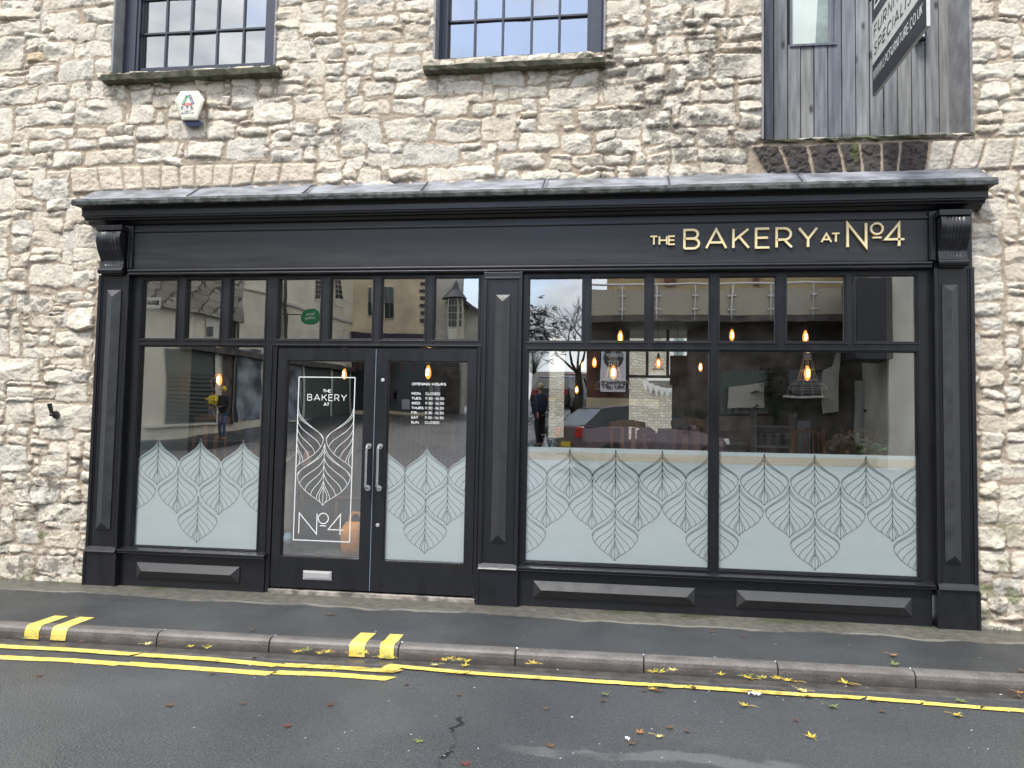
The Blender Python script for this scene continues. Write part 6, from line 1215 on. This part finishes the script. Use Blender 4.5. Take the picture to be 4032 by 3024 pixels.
# cars
def car(x, y, z, rot, paint, label, sc=1.0):
    T = thing('parked_car', label, 'car', (x, y, z)); T.rotation_euler = (0, 0, rot); T.scale = (sc,) * 3
    def put(b, n, m_, par=T, **k): o = b.build(n, m_, None, **k); o.parent = par; return o
    secs = [(-2.0, .40, .62, .62), (-1.95, .30, .98, .76), (-1.2, .28, 1.0, .84), (0, .26, .98, .86), (1.0, .28, .94, .85), (1.75, .32, .80, .78), (2.0, .42, .62, .60)]
    b = MB(); b.loft([[(sx_, -w_, lo), (sx_, -w_ * 1.02, (lo + hi) / 2), (sx_, -w_ * .93, hi - .03), (sx_, -w_ * .6, hi), (sx_, w_ * .6, hi), (sx_, w_ * .93, hi - .03), (sx_, w_ * 1.02, (lo + hi) / 2), (sx_, w_, lo)] for sx_, lo, hi, w_ in secs]); body = put(b, 'body', paint, smooth=False, bevel=.03)
    cab = [(-1.9, .95, .99, .70), (-1.45, .95, 1.38, .60), (-.6, .95, 1.47, .62), (.25, .95, 1.42, .60), (1.05, .93, .97, .70)]
    b = MB(); b.loft([[(sx_, -.74, lo), (sx_, -w_, hi), (sx_, w_, hi), (sx_, .74, lo)] for sx_, lo, hi, w_ in cab]); put(b, 'cabin_glass', DKG)
    b = MB(); b.loft([[(sx_, -w_ - .005, hi), (sx_, -w_ * .8, hi + .025), (sx_, w_ * .8, hi + .025), (sx_, w_ + .005, hi)] for sx_, lo, hi, w_ in cab[1:4]]); put(b, 'roof', paint)
    for xp in (-.62, .1):
        for s_ in (-1, 1): b = MB(); b.tube([(xp, s_ * .75, .96), (xp - .02, s_ * .622, 1.45)], .025); put(b, 'pillar', paint)
    for xw in (-1.25, 1.3):
        for s_ in (-1, 1):
            b = MB(); b.loft([[(xw + r_ * math.cos(q * .349), s_ * yy, .31 + r_ * math.sin(q * .349)) for q in range(18)] for r_, yy in ((.31, .66), (.31, .87))]); wh = put(b, 'wheel', BLACK); b = MB(); b.loft([[(xw + r_ * math.cos(q * .349), s_ * yy, .31 + r_ * math.sin(q * .349)) for q in range(18)] for r_, yy in ((.20, .872), (.06, .885))]); put(b, 'rim', mat('dull_wheel_rim', (.10, .10, .11), .6), wh)
    TL = mat('tail_light_red', (.5, .01, .01), .3)
    for s_ in (-1, 1):
        b = MB(); b.box(-2.0, -1.88, s_ * .58 - .13, s_ * .58 + .13, .72, .94); put(b, 'tail_light', TL, bevel=.02); b = MB(); b.box(1.86, 1.98, s_ * .5 - .13, s_ * .5 + .13, .60, .74); put(b, 'headlight', WHITEV, bevel=.02)
        b = MB(); b.box(.72, .86, s_ * .84, s_ * .98, .92, 1.04) if s_ > 0 else b.box(.72, .86, -.98, -.84, .92, 1.04); put(b, 'wing_mirror', paint, bevel=.02)
    b = MB(); b.box(-2.03, -2.0, -.26, .26, .52, .63); put(b, 'number_plate', mat('yellow_plate', (.75, .55, .03), .4)); b = MB(); b.box(-2.04, -1.9, -.72, .72, .36, .48); put(b, 'bumper', paint, bevel=.03)
    return T
SILV = mat('silver_maroon_paint', (.17, .13, .14), .3, metal=.4); REDP = mat('red_car_paint', (.30, .015, .02), .3)
p = W(2480, 1700, 12.0); car(p.x + .3, -11.2, .62, R(-28), SILV, 'dark silver hatchback with yellow rear plate parked opposite, reflected above the leaf pattern', .95)
p = W(*P('6', 610, 1250), 26); car(p.x + .3, -26, 2.3, R(-80), REDP, 'small red car far up the street, reflected beside the terracotta pot')
p = W(*P('6', 520, 1220), 22); car(p.x, -22, 1.9, R(-75), mat('black_car_paint', (.02, .022, .025), .3), 'black car ahead of the red one far up the street in the reflection')
# ------------------------------------------------------------------ people
SKIN = mat('brown_skin', (.28, .14, .08), .6); SKINP = mat('pink_skin', (.55, .29, .22), .6); HAIRM = mat('black_hair', (.015, .012, .01), .6)
def skinned(name, V, E, m_, par, sub=2):
    me = bpy.data.meshes.new(name); names = list(V); me.from_pydata([V[n][:3] for n in names], [(names.index(a), names.index(b)) for a, b in E], []); me.update()
    o = bpy.data.objects.new(name, me); COL.objects.link(o); o.parent = par; me.materials.append(m_)
    md = o.modifiers.new('skin', 'SKIN'); md.use_smooth_shade = True
    if not me.skin_vertices: pass
    sv = me.skin_vertices[0].data if len(me.skin_vertices) else None
    for i, n in enumerate(names): r_ = V[n][3]; sv[i].radius = r_ if isinstance(r_, tuple) else (r_, r_)
    sv[0].use_root = True
    s_ = o.modifiers.new('sub', 'SUBSURF'); s_.levels = sub; s_.render_levels = sub
    return o
def person(loc, rot, label, H, pose, cols, hat=None, group=None):
    """cols: skin, top, trousers, shoes, hair"""
    T = thing('person', label, 'person', loc, group); T.rotation_euler = (0, 0, rot); k = H / 1.7
    S = lambda *a: tuple(q * k for q in a)
    V = {'pelvis': S(0, 0, .92, .12), 'waist': S(0, 0, 1.06, .105), 'chest': S(0, -.01, 1.28, .12), 'neck': S(0, 0, 1.45, .05), 'jaw': S(0, .015, 1.53, .066), 'head': S(0, .01, 1.60, .083), 'crown': S(0, 0, 1.67, .06)}
    E = [('pelvis', 'waist'), ('waist', 'chest'), ('chest', 'neck'), ('neck', 'jaw'), ('jaw', 'head'), ('head', 'crown')]
    for s_, n in ((-1, 'l'), (1, 'r')):
        el, ha = pose[n]
        V.update({n + 'hip': S(s_ * .095, 0, .88, .085), n + 'knee': S(s_ * .10, .02, .48, .055), n + 'ank': S(s_ * .10, -.02, .09, .038), n + 'toe': S(s_ * .11, .12, .04, .033), n + 'sh': S(s_ * .17, 0, 1.38, .055), n + 'el': S(*el, .040), n + 'wr': S(*ha, .027)})
        E += [('pelvis', n + 'hip'), (n + 'hip', n + 'knee'), (n + 'knee', n + 'ank'), (n + 'ank', n + 'toe'), ('chest', n + 'sh'), (n + 'sh', n + 'el'), (n + 'el', n + 'wr')]
        e_, h_ = Vector(el), Vector(ha); d = (h_ - e_).normalized(); V[n + 'palm'] = S(*(h_ + d * .05), .030); E.append((n + 'wr', n + 'palm'))
        side = d.cross(Vector((0, 0, 1))); side = side.normalized() if side.length > .1 else Vector((0, 1, 0))
        for f in range(4):
            q = h_ + d * .085 + side * (f - 1.5) * .019; V[n + 'f%da' % f] = S(*q, .0095); q2 = q + d * (.035, .042, .038, .028)[f] + Vector((-s_ * .006, 0, 0)); V[n + 'f%db' % f] = S(*q2, .008); q3 = q2 + d * .02 + Vector((-s_ * .016, .004, 0)); V[n + 'f%dc' % f] = S(*q3, .007)
            E += [(n + 'palm', n + 'f%da' % f), (n + 'f%da' % f, n + 'f%db' % f), (n + 'f%db' % f, n + 'f%dc' % f)]
        q = h_ + d * .03 + side * .035; V[n + 'ta'] = S(*q, .011); V[n + 'tb'] = S(*(q + d * .035 + side * .012), .009); E += [(n + 'wr', n + 'ta'), (n + 'ta', n + 'tb')]
    skinned('body', V, E, cols[0], T)
    tv = {n: (v[0], v[1], v[2], (v[3][0] if isinstance(v[3], tuple) else v[3])) for n, v in {'w0': (0, 0, .84 * k, .20 * k), 'w1': (0, 0, 1.06 * k, .19 * k), 'ch': (0, -.01 * k, 1.27 * k, .19 * k), 'nk': (0, 0, 1.42 * k, .075 * k)}.items()}
    te = [('w0', 'w1'), ('w1', 'ch'), ('ch', 'nk')]
    for s_, n in ((-1, 'l'), (1, 'r')):
        el, ha = pose[n]; tv[n + 's'] = S(s_ * .19, 0, 1.36, .092); tv[n + 'e'] = S(*el, .068); tv[n + 'w'] = S(*ha, .045); te += [('ch', n + 's'), (n + 's', n + 'e'), (n + 'e', n + 'w')]
    skinned('jacket', tv, te, cols[1], T)
    pv = {'p': (0, 0, .93 * k, .14 * k)}; pe = []
    for s_, n in ((-1, 'l'), (1, 'r')):
        pv[n + 'h'] = S(s_ * .10, 0, .82, .112); pv[n + 'k'] = S(s_ * .10, .02, .48, .085); pv[n + 'a'] = S(s_ * .10, -.015, .11, .062); pe += [('p', n + 'h'), (n + 'h', n + 'k'), (n + 'k', n + 'a')]
    skinned('trousers', pv, pe, cols[2], T)
    for s_ in (-1, 1): skinned('shoe', {'a': S(s_ * .10, -.03, .085, .052), 'b': S(s_ * .105, .06, .055, .048), 'c': S(s_ * .11, .15, .045, .042)}, [('a', 'b'), ('b', 'c')], cols[3], T)
    b = MB(); b.lathe([(.001, 1.735 * k), (.05 * k, 1.72 * k), (.093 * k, 1.66 * k), (.098 * k, 1.60 * k), (.085 * k, 1.56 * k), (.07 * k, 1.60 * k)], (0, -.015 * k, 0), 18); 
    b.v = [(x, y if y < 0 or z > 1.63 * k else y * .8, z) for x, y, z in b.v]; o = b.build('hair' if not hat else 'woolly_hat', hat or cols[4], None, smooth=True); o.parent = T
    # face
    for s_ in (-1, 1): b = MB(); b.lathe([(.001, -.009 * k), (.009 * k, 0), (.001, .009 * k)], (s_ * .032 * k, .088 * k, 1.585 * k), 8); o = b.build('eye', BLACK, None); o.parent = T
    b = MB(); b.loft([[(-.012 * k, .085 * k, 1.545 * k), (.012 * k, .085 * k, 1.545 * k), (0, .108 * k, 1.548 * k)], [(-.006 * k, .085 * k, 1.585 * k), (.006 * k, .085 * k, 1.585 * k), (0, .092 * k, 1.585 * k)]]); o = b.build('nose', cols[0], None); o.parent = T
    b = MB(); b.box(-.024 * k, .024 * k, .078 * k, .088 * k, 1.515 * k, 1.523 * k); o = b.build('mouth', mat('lip_red', (.3, .06, .05), .5), None, bevel=.003); o.parent = T
    return T
YEL_H = mat('yellow_wool', (.70, .55, .06), .9); JEAN = mat('blue_denim', (.05, .10, .20), .8); BLK = mat('black_coat', (.015, .015, .018), .8); BOOT = mat('tan_boots', (.28, .16, .07), .7)
p = W(868, 1743, 15.0)
person((p.x, -15.0, .93), 0, 'person in yellow woolly hat, black coat and jeans holding a child', 1.62, {'l': ((-.24, .08, 1.13), (-.20, .26, 1.05)), 'r': ((.24, .02, 1.12), (.02, .26, 1.08))}, (SKIN, BLK, JEAN, BOOT, HAIRM), hat=YEL_H)
cT = person((p.x - .24, -14.86, 1.58), R(20), 'small child in a yellow coat carried by the person in the yellow hat', .84, {'l': ((-.30, .05, 1.15), (-.36, .16, 1.28)), 'r': ((.26, .08, 1.12), (.30, .2, 1.1))}, (SKIN, YEL_H, mat('grey_leggings', (.25, .24, .26), .8), BOOT, HAIRM))
NAVY = mat('navy_jacket', (.02, .028, .06), .8); KHA = mat('khaki_trousers', (.42, .38, .30), .85)
p = W(1128, 2148, .72)
person((p.x - .10, .72, FZ), R(200), 'person in navy jacket and khaki trousers standing inside behind the left door', 1.72, {'l': ((-.27, .02, 1.12), (-.27, .10, .90)), 'r': ((.27, .02, 1.12), (.27, .10, .90))}, (SKINP, NAVY, KHA, mat('pale_blue_shoes', (.35, .5, .6), .6), HAIRM))
p = W(*P('6', 265, 1480), 14)
person((p.x, -14.6, .95), R(120), 'fair haired person in dark navy top walking uphill', 1.75, {'l': ((-.25, .08, 1.12), (-.26, .22, .95)), 'r': ((.25, -.08, 1.12), (.26, -.12, .9))}, (SKINP, NAVY, BLK, BLK, mat('fair_hair', (.40, .30, .18), .7)))

# ------------------------------------------------------------------ fallen leaves and litter
LM = {'yellow': mat('yellow_leaf', (.55, .42, .05), .6, noise=.4, nscale=30), 'pale yellow': mat('pale_leaf', (.58, .50, .20), .6, noise=.3, nscale=30), 'green': mat('green_leaf', (.16, .19, .06), .6, noise=.4, nscale=30), 'brown': mat('brown_leaf', (.13, .075, .04), .6, noise=.4, nscale=30), 'red': mat('red_leaf', (.13, .035, .022), .6, noise=.4, nscale=30), 'orange': mat('orange_leaf', (.36, .17, .06), .6, noise=.4, nscale=30)}
def ground_z(x, y):
    k_ = ky(x)
    if y > k_: return -.012
    if y > k_ - .09: return -.020
    if y > k_ - .2: return -.122
    return -.124
def leaf(u, v, colr, s_=1.0, seed=0):
    rr = random.Random(seed); d = ray(u, v); z = -.124
    for _ in range(4): t = (z - CAM.z) / d.z; q = CAM + d * t; z = ground_z(q.x, q.y)
    pts = []; lob = [(90, 1.0), (38, .92), (142, .92), (-12, .62), (192, .62)]
    ang = sorted([(a % 360, r_) for a, r_ in lob]); out_ = []
    for i, (a, r_) in enumerate(ang):
        out_ += [(a - 16, r_ * .62), (a - 7, r_ * .72), (a, r_), (a + 7, r_ * .74), (a + 16, r_ * .6)]; nx_ = ang[(i + 1) % 5][0] + (360 if i == 4 else 0); out_.append(((a + nx_) / 2, .30 if (nx_ - a) < 100 else .12))
    R0 = rr.uniform(.038, .058) * s_ * (.72 if colr in ('red', 'brown') else 1); rot = rr.uniform(0, 6.28); cu = rr.uniform(.1, .5); fo = rr.uniform(-.5, .5)
    f3 = lambda a, r_: ((q.x + R0 * r_ * math.cos(R(a) + rot), q.y + R0 * r_ * math.sin(R(a) + rot), q.z + .004 + R0 * (cu * r_ * r_ * (1 + .6 * math.sin(3 * R(a) + fo * 9)) * .55 + abs(math.sin(R(a) - 1.57)) * r_ * .12)))
    b = MB(); c0 = (q.x, q.y, q.z + .004); P_ = [f3(a, r_) for a, r_ in out_]
    for i in range(len(P_)): b.poly([c0, P_[i], P_[(i + 1) % len(P_)]])
    st = f3(270, 1.0 + rr.uniform(0, .5)); b.tube([c0, ((c0[0] + st[0]) / 2, (c0[1] + st[1]) / 2, q.z + .012), (st[0], st[1], q.z + .01)], .0013, 4)
    o = b.build('fallen_leaf', LM[colr]); o.location = (0, 0, 0)
    me = o.data; me.transform(Matrix.Translation(-q)); o.location = q
    return o, q
LL = [(105, 235, 'green'), (172, 233, 'brown'), (200, 232, 'brown'), (20, 233, 'red'), (350, 250, 'brown'), (450, 248, 'brown'), (632, 262, 'pale yellow'), (700, 258, 'brown'), (820, 273, 'yellow'), (882, 268, 'brown'), (912, 271, 'green'), (896, 276, 'yellow'), (1095, 315, 'brown'), (1275, 295, 'yellow'), (1290, 293, 'yellow'), (1322, 290, 'green'), (1385, 299, 'yellow'), (1410, 297, 'yellow'), (1432, 296, 'orange'), (1495, 303, 'brown'), (1520, 305, 'yellow'), (1550, 304, 'green'), (1575, 300, 'yellow'), (1612, 302, 'brown'), (1640, 318, 'yellow'), (1668, 321, 'green'), (1692, 322, 'yellow'), (1870, 330, 'red'), (1892, 328, 'red'), (1885, 352, 'pale yellow'), (1925, 330, 'yellow'), (1945, 325, 'yellow'), (1962, 334, 'green'), (1975, 328, 'yellow'), (1995, 332, 'green'), (2010, 336, 'yellow'), (2007, 356, 'yellow'),
      (1420, 135, 'brown'), (1440, 134, 'brown'), (1090, 197, 'brown'), (165, 398, 'brown'), (920, 388, 'brown'), (1240, 618, 'red'), (1050, 517, 'brown'), (1755, 433, 'brown'), (1810, 678, 'green'), (740, 525, 'brown'), (1430, 523, 'red'), (2015, 785, 'red'), (1985, 480, 'brown')]
LR = [(75, 347, 'yellow'), (98, 346, 'yellow'), (300, 370, 'red'), (610, 380, 'yellow'), (632, 383, 'yellow'), (650, 380, 'green'), (690, 374, 'pale yellow'), (855, 382, 'red'), (900, 393, 'yellow'), (990, 398, 'green'), (1018, 404, 'yellow'), (1035, 412, 'yellow'), (1060, 403, 'green'), (1085, 408, 'yellow'), (1130, 410, 'red'), (1150, 411, 'yellow'), (1180, 416, 'yellow'), (1205, 420, 'orange'), (1225, 423, 'yellow'), (1440, 430, 'yellow'), (1468, 437, 'orange'), (570, 460, 'brown'), (600, 453, 'yellow'), (650, 464, 'brown'), (622, 460, 'red'), (790, 450, 'red'), (1165, 455, 'brown'), (1240, 458, 'pale yellow'), (1268, 466, 'pale yellow'), (1275, 488, 'brown'), (1035, 467, 'red'), (145, 541, 'brown'), (405, 478, 'green'), (395, 505, 'brown'), (1010, 528, 'yellow'), (1380, 530, 'green'), (1595, 550, 'brown'), (1228, 590, 'red'), (755, 637, 'brown'), (630, 660, 'pale yellow'), (685, 625, 'brown'), (1295, 665, 'yellow'), (1915, 568, 'yellow'), (1935, 508, 'green'), (1560, 505, 'brown'), (2195, 376, 'brown'), (2185, 470, 'orange'), (2195, 490, 'brown'), (1640, 308, 'orange'), (1000, 230, 'red'), (862, 209, 'brown'), (1650, 350, 'green'), (520, 688, 'brown'), (170, 705, 'brown'), (550, 645, 'orange')]
allv = []
for i, (x, y, c) in enumerate(LL): o, q = leaf(x * .9114, 2300 + y * .9114, c, .95 if y < 360 else 1.05, i); allv.append((o, q, c))
for i, (x, y, c) in enumerate(LR): o, q = leaf(2016 + x * .9114, 2300 + y * .9114, c, .95, 100 + i); allv.append((o, q, c))
ordn = lambda n: ('first', 'second', 'third', 'fourth', 'fifth', 'sixth', 'seventh', 'eighth', 'ninth', 'tenth', '11th', '12th', '13th', '14th', '15th', '16th', '17th', '18th', '19th', '20th', '21st', '22nd', '23rd', '24th')[n]
zones = {}
for o, q, c in allv:
    zn = 'on the pavement' if q.y > ky(q.x) - .05 else ('in the gutter' if q.y > -1.62 else 'on the road'); zones.setdefault((zn, c), []).append((q.x, o))
for (zn, c), L_ in zones.items():
    L_.sort(key=lambda a: a[0])
    for i, (_, o) in enumerate(L_): tag(o, '%s fallen leaf %s, %s %s one from the left there' % (c, zn, ordn(i), c), 'leaf', 'fallen leaves ' + zn)
TIS = mat('white_tissue', (.78, .78, .84), .7)
def litter(u, v, n, s_, label, nm='crumpled_tissue', cat='litter'):
    d = ray(u, v); q = CAM + d * ((-.12 - CAM.z) / d.z); rr = random.Random(int(u)); b = MB()
    for i in range(n):
        c_ = Vector((q.x + (i - n / 2) * s_ * 1.1, q.y + rr.uniform(-.01, .01), -.112)); pts = [c_ + Vector((math.cos(a) * s_ * rr.uniform(.6, 1.1), math.sin(a) * s_ * .6 * rr.uniform(.6, 1.1), rr.uniform(-.006, .014))) for a in [2 * math.pi * k / 7 for k in range(7)]]
        for k in range(7): b.poly([c_ + Vector((0, 0, .012)), pts[k], pts[(k + 1) % 7]])
    return tag(b.build(nm, TIS), label, cat)
litter(2016 + 1058 * .9114, 2300 + 481 * .9114, 3, .022, 'crumpled white tissue lying beside the single yellow line')
litter(2016 + 1108 * .9114, 2300 + 397 * .9114, 2, .020, 'white paper scrap standing among yellow leaves in the gutter', 'paper_scrap')
litter(2016 + 505 * .9114, 2300 + 678 * .9114, 2, .010, 'tiny white paper shred on the road below the middle of the shop', 'paper_scrap')
sp = MB(); rr = random.Random(31)
for i in range(170):
    u, v = rr.uniform(0, 4032), rr.uniform(2330, 3020); d = ray(u, v); q = CAM + d * ((-.12 - CAM.z) / d.z)
    if q.y > -.05: continue
    z = ground_z(q.x, q.y); d = ray(u, v); q = CAM + d * ((z - CAM.z) / d.z); z = ground_z(q.x, q.y) + .003; r_ = rr.uniform(.002, .0055) * (1.6 if rr.random() < .1 else 1)
    sp.poly([(q.x + r_ * math.cos(a + i), q.y + r_ * math.sin(a + i) * rr.uniform(.5, 1), z) for a in (0, 1.2, 2.5, 3.8, 5)])
o = sp.build('grit_specks', TIS); o['kind'] = 'stuff'; o['label'] = 'tiny white grit and paper specks scattered over road and pavement'
# weeds and moss at the wall foot on the right
wd_ = MB(); rr = random.Random(17)
for i in range(70):
    x = rr.choice([rr.uniform(2.85, 3.5), rr.uniform(-5.9, -4.95)]); L_ = rr.uniform(.02, .07); a = rr.uniform(0, 6.28); y = -.07 - rr.uniform(0, .05)
    wd_.poly([(x, y, -.01), (x + .004, y, -.01), (x + math.cos(a) * L_ * .6, y - abs(math.sin(a)) * L_ * .6, L_)])
o = wd_.build('weeds', mat('dry_weed', (.16, .17, .06), .9)); o['kind'] = 'stuff'; o['label'] = 'thin dry weeds and moss along the foot of the stone wall'
